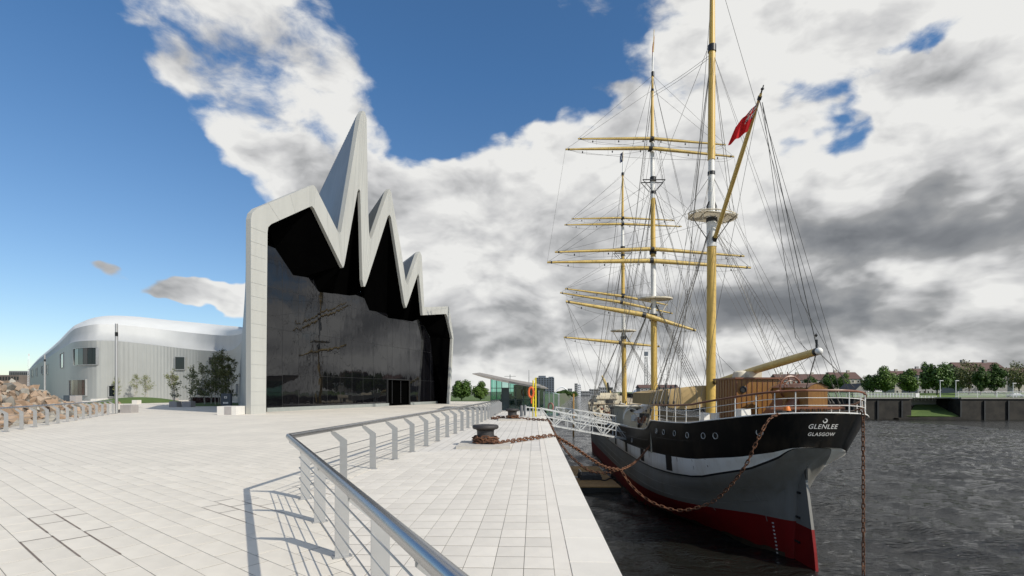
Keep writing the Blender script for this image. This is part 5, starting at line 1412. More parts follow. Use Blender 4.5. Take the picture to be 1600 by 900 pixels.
for s in (0, 3.5, 7):
    pass
c = P(860.5, 636, Yl-.15); tag(MB().tube([c+Vector((.22*cos(t), 0, .36*sin(t))) for t in [2*pi*k/20 for k in range(20)]], .07, 8, closed=True).build('lifebuoy', material('faded_lifebuoy', (.35, .16, .12), .6), smooth='all'), 'faded lifebuoy hanging on the low glass lobby', 'lifebuoy')
tp = thing('mooring_pile', 'thin orange navigation pile standing in the river behind the gangways', 'pile', (G(896, 637, WZ).x, 170, WZ))
x = P(896, 0, 95).x; MB().tube([(x, 95, WZ-1), (x, 95, CH+(HY-615)/F*95)], .16, 8).build('pile_shaft', material('orange_pile', (.42, .24, .08), .7), tp); tp.location = (0, 0, 0); WORLD_OF[tp.name] = Matrix()
for c_ in tp.children: c_.matrix_parent_inverse = Matrix()
# ------------------------------------------------------------------ rocks
ROCK = material('broken_rock', (.22, .16, .11), .9, scale=.8, bump=.6, bscale=6, objvar=.45, col2=(.36, .28, .21))
ROCKP = material('pink_rock', (.30, .195, .12), .9, scale=.9, bump=.6, bscale=6, objvar=.4, col2=(.40, .30, .22))
ROCKG = material('grey_rock', (.20, .185, .155), .9, scale=1.0, bump=.6, bscale=6, objvar=.45, col2=(.35, .33, .29))
def rock_mesh(seed, mat):
    r = random.Random(seed); bm = bmesh.new(); pts = []
    for k in range(12):
        v = Vector((r.gauss(0, 1), r.gauss(0, 1), r.gauss(0, 1))).normalized(); v = Vector((v.x*1.15, v.y*.9, v.z*.75))*r.uniform(.8, 1.1); bm.verts.new(v*.5)
    bmesh.ops.convex_hull(bm, input=bm.verts); bmesh.ops.delete(bm, geom=[v for v in bm.verts if not v.link_faces], context='VERTS')
    me = bpy.data.meshes.new('stone'); bm.to_mesh(me); bm.free(); me.materials.append(mat); return me
RM = [rock_mesh(k, m_) for k, m_ in enumerate((ROCK, ROCKP, ROCKG)*4)]
bank = thing('rock_embankment', 'large bank of tan and pink broken boulders behind the left railing', 'rock pile', (-34, 34, 0))
def fence_left_x(Y): return interp([(10, -17.0), (16, -19.2), (22.9, -22.7), (30, -26.3), (42.4, -32.8), (50, -36.5)], Y)
def bank_h(x, y):
    d = fence_left_x(y)-.9-x
    if d < 0: return None
    crest = interp([(20, 3.0), (30, 2.95), (36, 2.7), (40, 2.1), (44, 1.1), (48, .5)], y)
    h = min(1, d/4.4)*crest*.98
    if d > 10: h += min(1.0, (d-10)/10)*interp([(30, .9), (60, 1.0), (75, 0)], y)
    return h-.45
rr = random.Random(21); cand = []
for k in range(22000):
    y = rr.uniform(22, 58); x = rr.uniform(-62, -20)
    if abs(x)/y > 1.5 or abs(x)/y < .76: continue
    h_ = bank_h(x, y)
    if h_ is None: continue
    s = rr.choice((.4, .5, .6, .7, .95))*rr.uniform(.85, 1.15)
    if any((x-a)**2+(y-b)**2 < (.33*(s+c))**2 for a, b, c, _ in cand): continue
    cand.append((x, y, s, h_))
cand.sort(key=lambda c: c[1]+abs(c[0])+(500 if abs(c[0])/c[1] > 1.04 else 0))
sf2 = MB(); nrock = 0
for i, (x, y, s, h_) in enumerate(cand):
    me = RM[rr.randrange(len(RM))]; rot = Euler((rr.uniform(0, 6), rr.uniform(0, 6), rr.uniform(0, 6)))
    z = h_+.12*s
    if nrock < 298:
        o = bpy.data.objects.new('boulder', me); o.location = (x, y, z); o.rotation_euler = rot; o.scale = (s*rr.uniform(.8, 1.2), s, s*rr.uniform(.7, 1.1)); link(o, bank); nrock += 1
    else:
        R3_ = rot.to_matrix(); sf2.add([R3_ @ (v.co*s)+Vector((x, y, z)) for v in me.vertices], [tuple(p.vertices) for p in me.polygons])
if sf2.v: sf2.build('far_boulders', ROCK, bank, kind='stuff')
m = MB(); rows = []
for j in range(20):
    y = lerp(18, 60, j/19); rows.append([(fence_left_x(y)-.9-d, y, (bank_h(fence_left_x(y)-.9-d, y) or -.45)-.05) for d in (0, 2, 4, 6, 9, 12, 16, 22, 30, 45)])
m.grid(rows[::-1]); m.build('rubble_core', material('rubble_earth', (.13, .10, .07), .95, var=.4, scale=2, bump=.6, bscale=5), bank, kind='stuff', smooth='all')
# ------------------------------------------------------------------ lamp posts and street furniture by the museum
def lamp_post(px, Y, h, label, zb=0.0):
    x = P(px, 0, Y).x; root = thing('lamp_post', label, 'lamp post', (x, Y, zb), 'slim steel lamp posts')
    MB().tube([(x, Y, zb), (x, Y, zb+h*.86)], .11, 12).build('column', GALV, root, smooth=True)
    MB().tube([(x, Y, zb+h*.905), (x, Y, zb+h)], .10, 12).build('column_head', GALV, root, smooth=True)
    MB().box((x, Y, zb+h*.882), (.16, .16, h*.05)).build('lamp_head', BLKI, root)
lamp_post(182, 42.2, 7.4, 'tall slim steel lamp post at the right end of the left railing')
lamp_post(70, 74.5, 7.2, 'slim steel lamp post rising behind the boulders in front of the silver wing')
WCON = material('white_concrete', (.62, .60, .56), .7, var=.08, scale=1.5); GCON = material('grey_concrete', (.33, .31, .30), .7, var=.1, scale=2)
def block(px, py, w, hpx, d, label, mat=WCON, face=None):
    g = G(px, py); s = g.y/F; ww, hh = w*s, hpx*s
    root = MB().box((g.x, g.y+d/2, hh/2-.02), (ww, d, hh)).build('concrete_block', mat); tag(root, label, 'block', 'concrete block seats')
    if face: MB().box((g.x+face[0]*s, g.y-.006, hh/2-.02), (face[1]*s, .02, hh*.96)).build('grey_face', GCON, root)
    return root
block(354, 648, 30, 13.5, 1.4, 'long white and grey concrete block seat close to the left pier of the gable', face=(2, 11))
block(175, 645, 9, 14, .9, 'white concrete block just left of the nearest lamp post'); block(196, 645, 17, 12.5, .9, 'grey concrete block just right of the nearest lamp post', GCON)
for i, (px, py, w, hh, lb) in enumerate(((146, 628, 9, 5, 'small white block left of another in front of the silver wing corner'), (159, 627.5, 8, 5, 'small white block beside the dark doorway of the silver wing'), (210, 631, 8, 6, 'small white block left of the grass mound'),
        (247, 623, 5, 4, 'tiny white block left of the twin birches near the wall'), (260, 622.5, 5, 4, 'tiny white block near the wall, second from the grass mound'), (270, 636, 12, 9, 'grey block seat under the left birch of the pair'), (291, 636, 14, 9, 'grey block seat under the right birch of the pair'),
        (272, 627, 5, 5, 'small white block behind the left grey seat'), (290, 625, 6, 5, 'small white block behind the right grey seat'), (299, 629, 8, 7, 'white block beside the dark planting bed'), (373, 623, 4, 3, 'tiny white block at the foot of the gable side wall'))):
    block(px, py, w, hh, .9, lb, GCON if 'grey' in lb else WCON)
SGN = material('slate_blue_sign', (.045, .06, .075), .5, var=.1)
g = G(354, 641); s = g.y/F; sg = thing('information_sign', 'dark slate information sign with white emblem standing behind the long block seat', 'sign', (g.x, g.y, 0))
MB().box((g.x, g.y, .95), (15*s, .3, 1.35)).build('panel', SGN, sg)
m = MB()
for x, z, w, hh in ((-1.6, 1.25, .9, 3.4), (1.6, 1.25, .9, 3.4), (0, 1.33, 2.6, .8), (0, 1.18, 2.6, .8)): m.box((g.x+x*s, g.y-.16, z), (w*s, .02, hh*s))
for k in range(4): m.box((g.x+(k-1.5)*2.1*s, g.y-.16, .72), (1.5*s, .02, 2.6*s))
m.build('white_emblem', WPNT, sg)
for i, (px, py, w, hh) in enumerate(((104, 627.5, 9, 10), (114, 629, 9, 11))):
    g = G(px, py); s = g.y/F; root = MB().box((g.x, g.y+.6, hh*s/2-.02), (w*s, 1.3, hh*s)).build('utility_cabinet', SGN if i == 0 else GCON); tag(root, ['dark blue utility cabinet behind the boulders', 'pale grey utility cabinet to the right of the dark blue one'][i], 'cabinet')
    MB().box((g.x, g.y-.07, hh*s*.5), (w*s*.8, .02, hh*s*.75)).build('cabinet_door', GCON if i else SGN, root)
# grass mound and planting bed
def mound(name, c, rx, ry, h, mat, n=24, label=None):
    rows = []
    for j in range(7):
        r = 1-j/6; rows.append([(c[0]+rx*r*cos(2*pi*k/n)*(1+.12*sin(3*2*pi*k/n)), c[1]+ry*r*sin(2*pi*k/n), .004+h*(1-r*r)) for k in range(n)])
    m = MB(); m.grid(rows, close=True); m.poly(rows[-1]); return m.build(name, mat, smooth='all', kind='structure')
mound('grass_mound', (P(214, 0, 84).x, 84), 4.6, 9, .9, GRASS); c_ = G(325, 634); mound('planting_bed', (c_.x-.5, c_.y+3), 5.5, 5.5, .35, GRASS)
c_ = G(375, 637); mound('planting_bed', (c_.x+.5, c_.y+4), 1.4, 5.5, .3, GRASS)
# ------------------------------------------------------------------ trees
BARK = material('bark', (.07, .055, .04), .9, var=.3, scale=5, bump=.5, bscale=20); BIRCH = material('birch_bark', (.35, .32, .27), .8, var=.35, scale=6)
def leafmat(name, a, b): 
    m = material(name, a, .55, scale=.9, col2=b, objvar=.15, detail=3, spec=.3); return m
LF1 = leafmat('leaf_deep_green', (.026, .062, .010), (.075, .135, .020)); LF2 = leafmat('leaf_fresh_green', (.042, .090, .012), (.12, .19, .030)); LF3 = leafmat('leaf_olive_spring', (.085, .10, .035), (.17, .18, .06)); LF4 = leafmat('birch_leaf', (.13, .15, .06), (.25, .27, .13))
def tree_meshes(seed, H, W, trunk_h, nleaf, leaf, lm, bm_, clumps=26, shape=1.0, tr=.18, sparse=1.0):
    r = random.Random(seed); t = MB(); lean = Vector((r.uniform(-.04, .04), r.uniform(-.04, .04), 1)); topz = H*.82
    t.tube([(0, 0, -.1), (lean.x*trunk_h, lean.y*trunk_h, trunk_h), (lean.x*topz*1.2, lean.y*topz, topz)], [tr*1.25, tr*.85, tr*.15], 8)
    cz = trunk_h+(H-trunk_h)*.5; centers = []
    for k in range(clumps):
        for _ in range(50):
            v = Vector((r.uniform(-1, 1), r.uniform(-1, 1), r.uniform(-1, 1)))
            if .25 < v.length < 1: break
        w = 1-.28*max(0, v.z)**1.5*shape-.10*max(0, -v.z)
        c = Vector((v.x*W/2*w*.82, v.y*W/2*w*.82, cz+v.z*(H-trunk_h)/2*.86)); rad = r.uniform(.14, .26)*W*(1.0 if sparse > .8 else .75); centers.append((c, rad))
        if k % 2 == 0:
            s = Vector((lean.x, lean.y, 1))*min(c.z*.8, max(trunk_h*.8, c.z-W*.35)); t.tube([s, s.lerp(c, .6)+Vector((0, 0, .1)), c], [tr*.38, tr*.2, tr*.06], 5)
    lf = MB()
    for k in range(nleaf):
        c, rad = centers[r.randrange(len(centers))]; d = Vector((r.gauss(0, 1), r.gauss(0, 1), r.gauss(0, 1))).normalized(); p = c+d*rad*r.uniform(.35, 1.0)**.6*Vector((1, 1, .8)).length/1.6
        n = (d+Vector((r.gauss(0, .5), r.gauss(0, .5), r.gauss(.3, .5)))).normalized(); a, b = lf.frame(p, n); a2 = a*cos(k)+b*sin(k); b2 = n.cross(a2); L = leaf*r.uniform(.6, 1.3)
        lf.add([p-a2*L*.5, p+b2*L*.35, p+a2*L*.5, p-b2*L*.35], [(0, 1, 2, 3)])
    return t.mesh('trunk', bm_, smooth='all'), lf.mesh('crown', lm)
def plant_tree(name, meshes, x, y, z, sx, sz, rz, label, cat='tree', group=None):
    root = bpy.data.objects.new(name, None); root.location = (x, y, z); root.rotation_euler = (0, 0, rz); root.scale = (sx, sx, sz); COL.objects.link(root); tag(root, label, cat, group)
    for nm, me in zip(('trunk', 'crown'), meshes):
        o = bpy.data.objects.new(nm, me); COL.objects.link(o); o.parent = root
    return root
TA = tree_meshes(1, 9, 8.2, 1.9, 6000, .62, LF1, BARK, clumps=34); TB_ = tree_meshes(2, 9, 8, 2.0, 6000, .60, LF2, BARK); TC = tree_meshes(3, 10, 6, 1.6, 5500, .55, LF1, BARK, shape=1.6)
TD = tree_meshes(4, 11, 9, 1.8, 2600, .5, LF3, BARK, clumps=34, sparse=.5)
ZR = .2
def place(px, pytop, wpx, pybase, Y, meshes, H, W, label, group, zb=None, name='broadleaf_tree'):
    x = P(px, 0, Y).x; zb = (CH+(HY-pybase)/F*Y) if zb is None else zb; zt = CH+(HY-pytop)/F*Y
    return plant_tree(name, meshes, x, Y, zb, wpx*Y/F/W, (zt-zb)/H, random.uniform(0, 6), label, group=group)
g_ = 'trees on the lawn behind the quay'
place(721, 594, 34, 628, 105, TA, 9, 8.2, 'round dense tree on the lawn directly right of the museum', g_); place(751, 597.5, 30, 628, 108, TB_, 9, 8, 'round tree on the lawn just left of the glass pavilion', g_)
g_ = 'trees along the opposite bank'
for px, top, w, base, Y, ms, H, W, lb in (
    (1364, 585, 28, 618, 182, TA, 9, 8.2, 'dark tree at the left edge of the open bank right of the stern'), (1383, 575, 36, 618, 180, TB_, 9, 8, 'broad round tree right beside the darker tree near the stern'), (1421, 579, 36, 618, 180, TB_, 9, 8, 'round tree standing alone in the middle of the bank lawn'),
    (1446, 569, 24, 616, 205, TB_, 9, 8, 'slim green tree half hidden left of the tallest round tree'), (1464, 568, 42, 618, 180, TA, 9, 8.2, 'tallest round dark tree on the opposite bank'), (1493, 575, 22, 617, 195, TA, 9, 8.2, 'small dark tree between the two street lamps across the river'),
    (1514, 561, 46, 618, 186, TD, 11, 9, 'sparse yellowish spring tree in front of the red roofed flats'), (1532, 573, 22, 617, 176, TC, 10, 6, 'narrow dark egg shaped tree, left of a pair before the flats'), (1555, 568, 29, 617, 176, TC, 10, 6, 'wider egg shaped tree, right of a pair before the flats'),
    (1592, 563, 46, 618, 190, TD, 11, 9, 'pale feathery tree at the far right edge of the view'), (1296, 585, 26, 614, 260, TA, 9, 8.2, 'dark green tree behind the wheel box near the long low houses'), (1320, 585, 24, 614, 255, TB_, 9, 8, 'green tree behind the end of the teak rail'),
    (1265, 588, 20, 612, 270, TA, 9, 8.2, 'small dark tree peeking above the steering wheel'), (1338, 588, 16, 614, 270, TB_, 9, 8, 'small tree against the gabled house across the river'), (1350, 586, 18, 616, 262, TD, 11, 9, 'thin pale tree behind the grey gabled house'),
    (1018, 606, 14, 624, 300, TB_, 9, 8, 'small green bush like tree seen beside the middle mast'), (884, 609, 26, 622, 600, TA, 9, 8.2, 'dark clump of trees on the far left river bank'), (874, 611, 16, 622, 560, TA, 9, 8.2, 'low dark tree nearest the tower block on the far bank'), (897, 612, 14, 622, 640, TB_, 9, 8, 'small tree at the end of the far left bank')):
    place(px, top, w, base, Y, ms, H, W, lb, g_)
# birches by the museum wing
def birch(px, pyt, pyb, wpx, stems, seed, nleaf, label, mat=LF4, leaf=.17):
    Y = (CH)*F/(pyb-HY); x = P(px, 0, Y).x; H = (pyb-pyt)/F*Y; W = wpx/F*Y; r = random.Random(seed); t = MB(); lf = MB()
    for s in range(stems):
        bx, by = r.uniform(-.28, .28)*W*.7, r.uniform(-.3, .3)*W*.5; tx, ty = bx*1.7+r.uniform(-.1, .1)*W, by*1.8; hh = H*(r.uniform(.78, 1.0) if s else 1)
        b0, b1 = Vector((bx, by, 0)), Vector((tx, ty, hh)); t.tube([b0, b0.lerp(b1, .5)+Vector((r.uniform(-.1, .1), 0, 0)), b1], [.045, .03, .008], 6)
        for k in range(14):
            q = b0.lerp(b1, r.uniform(.22, .95)); f = 1-abs((q.z/hh)-.55)*1.4; d = Vector((r.gauss(0, 1), r.gauss(0, 1), .9)).normalized(); L = W*.55*max(.25, f); e = q+d*L; t.tube([q, e], [.014, .004], 4)
            for _ in range(nleaf//(stems*14)):
                p = q.lerp(e, r.random()**.6)+Vector((r.gauss(0, .13), r.gauss(0, .13), r.gauss(-.05, .14)))*W*.35; n = Vector((r.gauss(0, 1), r.gauss(0, 1), r.gauss(0, 1))).normalized(); a, b = lf.frame(p, n); Lf = leaf*r.uniform(.6, 1.2)
                lf.add([p-a*Lf*.5, p+b*Lf*.35, p+a*Lf*.5, p-b*Lf*.35], [(0, 1, 2, 3)])
    return plant_tree('birch_tree', (t.mesh('trunk', BIRCH), lf.mesh('crown', mat)), x, Y, 0, 1, 1, 0, label, group='young birches beside the museum')
birch(183, 583, 626, 15, 2, 1, 900, 'thin pale birch directly behind the nearest lamp post'); birch(207, 583, 626, 20, 2, 2, 800, 'thin pale birch above the left side of the grass mound'); birch(230, 585, 627, 22, 3, 3, 900, 'thin pale birch above the right side of the grass mound')
birch(276, 575, 633, 26, 3, 4, 1200, 'left one of two birches standing over the grey block seats'); birch(294, 573, 633, 28, 3, 5, 1400, 'right one of two birches standing over the grey block seats')
birch(324, 566, 634, 30, 4, 6, 3600, 'lower bushy birch at the left side of the dark clump', leafmat('birch_leaf_dark', (.06, .072, .022), (.15, .165, .065)), .15)
birch(341, 543, 634, 34, 6, 7, 6500, 'tallest multi stemmed birch in the middle of the dark clump', bpy.data.materials['birch_leaf_dark'], .15); birch(358, 550, 636, 26, 5, 8, 4800, 'dense dark birch at the right side of the clump near the gable', bpy.data.materials['birch_leaf_dark'], .15)
birch(93, 600, 622, 6, 2, 9, 300, 'tiny shrub like tree in front of the shaded side of the silver wing')
HEDGE = leafmat('dark_red_hedge', (.025, .010, .008), (.06, .022, .015))
hd = MB(); rh = random.Random(4); ca, cb = G(303, 631), G(350, 632)
for k in range(5200):
    t = rh.random(); p = ca.lerp(cb, t)+Vector((rh.gauss(0, .2), rh.uniform(-1.0, 1.0), rh.random()**.7*.95)); n = Vector((rh.gauss(0, 1), rh.gauss(0, 1), rh.gauss(0, 1))).normalized(); a, b = hd.frame(p, n); hd.add([p-a*.1, p+b*.07, p+a*.1, p-b*.07], [(0, 1, 2, 3)])
tag(hd.build('hedge', HEDGE), 'low dark red hedge at the foot of the dark birches', 'hedge', kind='stuff')
# ------------------------------------------------------------------ opposite bank
YB = 154.0
RB = [(400, 150), (150, YB), (104, YB+2), (96, 170), (88, 205), (84, 260), (92, 330), (120, 480), (190, 900), (330, 1700), (900, 2700), (6000, 2700), (6000, -60), (400, -60)]
zb = -.15
b2_ = MB(); b2_.poly([(x, y, zb) for x, y in RB][::-1]); b2_.build('opposite_bank', GRASS, kind='structure')
GRASSB = material('bright_grass', (.07, .13, .02), .9, scale=.25, col2=(.13, .20, .035), detail=10, bump=.3, bscale=3)
ROADM = material('bank_path', (.20, .19, .17), .9, var=.1, scale=.4)
MB().poly([(104, YB+3.5, zb+.01), (400, YB-.0, zb+.01), (400, YB+8, zb+.01), (104, YB+10, zb+.01)]).build('bank_path', ROADM, kind='structure')
bl = MB(); bl.grid([[(x, 163+k*7, zb+.012+k*.30+.12*sin(x*.08+k)*(k > 0)) for x in range(106, 400, 12)] for k in range(6)]); bl.build('bank_lawn', GRASSB, kind='structure', smooth='all')
wl = thing('river_wall', 'dark wet masonry river wall along the opposite bank', 'river wall', (130, YB, WZ))
# the wall has a slipway recess between photo columns 1425 and 1493
xa, xb = P(1428, 0, YB).x, P(1493, 0, YB).x
CAPST = material('river_wall_cap', (.25, .24, .21), .8, var=.15)
def wallseg(p, q, ztop=zb+.02):
    p = Vector(p); q = Vector(q); MB().poly([(p.x, p.y, WZ-2), (q.x, q.y, WZ-2), (q.x, q.y, ztop), (p.x, p.y, ztop)]).build('wall_face', WATERWALL, wl)
    MB().beam((p.x, p.y, ztop), (q.x, q.y, ztop), .9, .45).build('coping', CAPST, wl)
    n = int((q-p).length/7); d = (q-p).normalized(); o = Vector((d.y, -d.x))
    for k in range(n+1): c = p+d*7*k+o*.18; MB().box((c.x, c.y, (ztop+WZ)/2-.6), (.45, .45, ztop-WZ-.4), atan2(d.y, d.x)).build('timber_fender', BLKI, wl)
wallseg((88, 205), (96, 170)); wallseg((96, 170), (104, YB+2)); wallseg((104, YB+2), (xa, YB+1)); wallseg((xb, YB-1.5), (400, YB-6))
wallseg((xb, YB+9), (xb, YB-1.5)); wallseg((84, 260), (88, 205)); wallseg((92, 330), (84, 260)); wallseg((120, 480), (92, 330)); wallseg((190, 900), (120, 480))
# slipway: grass slope, stone ledge, white railing
sl_ = thing('slipway', 'grassy sloping slipway notch with a stone ledge cut into the far river wall', 'slipway', (xb-8, YB, WZ))
MB().add([(xa-1.5, YB+1, WZ+.9), (xb, YB-1.5, WZ+.9), (xb, YB+7, -2.2), (xa+6, YB+7, -2.2)], [(0, 1, 2, 3)]).build('grass_slope', GRASS, sl_)
MB().add([(xa-5, YB-.6, WZ-1), (xb, YB-2.4, WZ-1), (xb, YB-2.4, WZ+.75), (xa-5, YB-.6, WZ+.35), (xa-5, YB+2, WZ+.4), (xb, YB+1, WZ+.95)], [(0, 1, 2, 3), (3, 2, 5, 4)]).build('toe_wall', WATERWALL, sl_)
MB().box(((xa+xb)/2+2.5, YB+7.4, -1.6), (xb-xa-4, .8, 1.9)).build('ledge', CAPST, sl_)
WRL = material('white_railing_paint', (.66, .66, .64), .5, var=.05)
def bank_rail(p, q, label, n, h=1.1, rails=4, post=.11, zz=zb+.25, r=.045, fine=True):
    p, q = Vector(p), Vector(q); root = thing('river_railing', label, 'railing', (p.x, p.y, zz), 'railings along the opposite bank')
    for k in range(rails): z = zz+h*(k+1)/rails; MB().beam((p.x, p.y, z), (q.x, q.y, z), r*1.6, r*1.6).build('rail', WRL, root)
    for k in range(n+1): c = p.lerp(q, k/n); MB().box((c.x, c.y, zz+h/2), (post, post, h)).build('post', WRL, root)
    if fine:
        m = MB(); nn = int((q-p).length/.28)
        for k in range(nn): c = p.lerp(q, (k+.5)/nn); m.box((c.x, c.y, zz+h/2), (.035, .035, h*.9))
        m.build('bars', WRL, root, kind='stuff')
    return root
bank_rail((98, 172), (104.5, YB+3), 'pale railing on the river wall behind the ship stern', 8, h=1.25); bank_rail((104.5, YB+3), (xa+2, YB+2), 'pale green tinted railing left of the slipway', 20, h=1.3)
bank_rail((xb, YB-.8), (398, YB-5.2), 'bright white railing right of the slipway', 46, h=1.75)
bank_rail((xa+4.5, YB+7), (xb, YB+7), 'white railing on the ledge above the grassy slipway', 7, h=1.6, zz=-1.1)
bank_rail((xa+2, YB+2), (xb-3, YB+10), 'white railing sloping down behind the slipway', 8, h=1.2)
# buildings across the river
ROOFR = material('red_brown_roof', (.10, .055, .045), .8, var=.15, scale=.6, stretch=(.3, .3, 6)); HARL = material('pale_harled_wall', (.36, .33, .28), .9, var=.08, scale=.3); HARG = material('grey_harled_wall', (.27, .26, .25), .9, var=.08, scale=.3); SLATE = material('slate_roof', (.05, .05, .055), .7)
def house(px0, px1, Y, py_eave, py_ridge, label, wall=HARL, roof=ROOFR, gable=False, floors=3, wpx=6.5, depth=10, py_base=None, chim=2):
    x0, x1 = P(px0, 0, Y).x, P(px1, 0, Y).x; ze, zr = CH+(HY-py_eave)/F*Y, CH+(HY-py_ridge)/F*Y; z0 = zb if py_base is None else CH+(HY-py_base)/F*Y
    root = thing('apartment_building', label, 'building', ((x0+x1)/2, Y, z0), 'flats and houses across the river')
    MB().box(((x0+x1)/2, Y+depth/2, (z0+ze)/2), (x1-x0, depth, ze-z0)).build('wall', wall, root); o = .5
    m = MB()
    if gable:
        xm = (x0+x1)/2; m.add([(x0-o, Y-o, ze-.2), (xm, Y-o, zr), (x1+o, Y-o, ze-.2), (x0-o, Y+depth+o, ze-.2), (xm, Y+depth+o, zr), (x1+o, Y+depth+o, ze-.2)], [(0, 3, 4, 1), (1, 4, 5, 2)]); m.build('roof', roof, root)
        MB().add([(x0, Y, ze), (x1, Y, ze), (xm, Y, zr-.15)], [(0, 1, 2)]).build('gable', wall, root)
    else:
        m.add([(x0-o, Y-o, ze), (x1+o, Y-o, ze), (x1+o, Y+depth/2, zr), (x0-o, Y+depth/2, zr), (x0-o, Y+depth+o, ze), (x1+o, Y+depth+o, ze)], [(0, 1, 2, 3), (3, 2, 5, 4), (0, 3, 4), (1, 5, 2)]); rf_ = m.build('roof', roof, root)
        for k in range(chim): x = lerp(x0, x1, (k+.5)/chim); MB().box((x, Y+depth/2, zr+.3), (1.4, .9, 1.4)).build('chimney', wall, rf_)
    n = max(1, int((px1-px0)/wpx)); s = (x1-x0)/n; fh_ = (ze-z0)/floors
    for f_ in range(floors):
        for k in range(n):
            x = x0+s*(k+.5); z = z0+fh_*(f_+.55); w_ = MB().box((x, Y-.03, z), (min(s*.45, 2.0), .14, min(fh_*.5, 1.6))).build('window', WRL, root); MB().box((x, Y-.11, z), (min(s*.45, 2.0)-.25, .04, min(fh_*.5, 1.6)-.25)).build('pane', WGLASS, w_)
    return root
house(1216, 1338, 285, 594, 584, 'long low terrace with red brown roof across the river behind the wheel', chim=5); house(1304, 1345, 262, 592, 581, 'pale block with red brown roof above the end of the poop rail', chim=2, wpx=7)
house(1337, 1356, 200, 609, 599, 'small grey gabled house next to the stern across the river', HARG, SLATE, gable=True, floors=1, py_base=619); house(1398, 1422, 290, 588, 579, 'pale flats with red roof glimpsed between two round trees', chim=1); house(1434, 1500, 250, 586, 575, 'long pale flats hidden behind the tallest round tree', HARG, chim=3)
house(1504, 1574, 200, 580, 565, 'big grey flats with a red roof behind the egg shaped trees', HARG, floors=4, wpx=9, chim=2); house(1585, 1640, 235, 584, 574, 'pale flats behind the feathery tree at the right edge', chim=2)
house(1000, 1060, 330, 606, 601, 'low pale building seen between the masts across the river', HARG, floors=2, chim=2)
# street lamps across the river
for px, lb in ((1469, 'pale street lamp left of the gap in the far railings'), (1493.5, 'pale street lamp above the right end of the slipway'), (1583, 'pale street lamp near the right edge behind the white railing')):
    x = P(px, 0, 163).x; root = thing('street_lamp', lb, 'street lamp', (x, 163, zb), 'street lamps across the river'); ht_ = CH+(HY-(595 if px < 1580 else 599))/F*163
    MB().tube([(x, 163, zb), (x, 163, ht_)], [.13, .08], 8).build('column', WRL, root); MB().box((x+.35, 163, ht_+.05), (1.1, .35, .2)).build('lamp_head', WRL, root)
# parked car on the right bank
def car(px, Y, label, body, L=4.3, H=1.45, W=1.75):
    x = P(px, 0, Y).x; root = thing('parked_car', label, 'car', (x, Y, zb)); z = zb
    prof_ = [(-.5, .30), (-.5, .62), (-.46, .68), (-.30, .72), (-.18, .98), (.18, 1.0), (.33, .72), (.47, .66), (.5, .55), (.5, .30)]
    vs = []
    for s in (-W/2, W/2):
        for a, b in prof_: vs.append((x+a*L, Y+s*(1 if b < .8 else .86), z+b*H))
    k = len(prof_); MB().add(vs, [tuple(range(k)), tuple(reversed(range(k, 2*k)))]+[(i, k+i, k+(i+1) % k, (i+1) % k) for i in range(k)]).build('body', body, root)
    gl_ = [(-.27, .74), (-.17, .93), (.17, .95), (.29, .74)]; MB().poly([(x+a*L, Y-W/2*.93, z+b*H) for a, b in gl_]).build('side_window', BLKI, root)
    for a in (-.31, .31):
        for s in (-1, 1): MB().tube([(x+a*L, Y+s*W/2-.1, z+.31), (x+a*L, Y+s*W/2+.1, z+.31)], .31, 14).build('wheel', BLKI, root)
CARM = material('car_silver', (.33, .35, .37), .3, metal=.5, var=.03)
car(1586, 166, 'silver parked car behind the white railing at the far right', CARM); 
# ------------------------------------------------------------------ distant skyline
BLUEG = material('hazy_tower_cladding', (.10, .12, .15), .5, var=.12, scale=.1, stretch=(1, 1, .1)); FARB = material('far_building_wall', (.22, .225, .23), .8, var=.15, scale=.05); WHT = material('bridge_white', (.75, .76, .78), .5)  # far towers tinted slightly blue in their colour, in place of distance haze
def far_block(name, px0, px1, py_top, py_b, Y, label, mat, cat='building', cols=0, rows_=0, depth=None, parts=()):
    x0, x1 = P(px0, 0, Y).x, P(px1, 0, Y).x; zt, z0 = CH+(HY-py_top)/F*Y, CH+(HY-py_b)/F*Y; d = depth or (x1-x0)*.6
    root = thing(name, label, cat, ((x0+x1)/2, Y, z0), 'distant skyline buildings'); MB().box(((x0+x1)/2, Y+d/2, (zt+z0)/2), (x1-x0, d, zt-z0)).build('wall', mat, root)
    for i in range(cols):
        for j in range(rows_):
            w, h = (x1-x0)/cols, (zt-z0)/rows_; MB().box((x0+w*(i+.5), Y-.05, z0+h*(j+.5)), (w*.55, .3, h*.5)).build('window', WGLASS, root)
    for a, b, c in parts: X0_, X1_ = P(a, 0, Y).x, P(b, 0, Y).x; zz = CH+(HY-c)/F*Y; MB().box(((X0_+X1_)/2, Y+d/2, (zt+zz)/2), (X1_-X0_, d*.7, zz-zt)).build('roof_plant', mat, root)
    return root
far_block('tower_block', 837, 866, 590, 623, 520, 'dark blue grey tower block rising behind the pavilion roof', BLUEG, cols=7, rows_=10, parts=((842, 853, 587), (858, 865, 588.5)))
far_block('office_tower', 898, 902.5, 599, 619, 900, 'slim grey white tower on the left bank in the distance', FARB, cols=2, rows_=6); far_block('office_tower', 903, 907.5, 600.5, 619, 905, 'second slim tower joined beside the first in the distance', WHT, cols=2, rows_=6)
far_block('office_block', 887.5, 894, 607, 619, 880, 'low grey block left of the twin slim towers', FARB, cols=3, rows_=3); far_block('office_block', 908, 922, 611, 620, 1000, 'low grey waterfront block right of the twin slim towers', FARB, cols=6, rows_=2); far_block('office_block', 922, 938, 608, 620, 1300, 'wide grey building just left of the ship bow in the distance', FARB, cols=6, rows_=3)
far_block('office_block', 938, 958, 605, 620, 1350, 'grey building block seen through the rigging above the bow', FARB, cols=6, rows_=3)
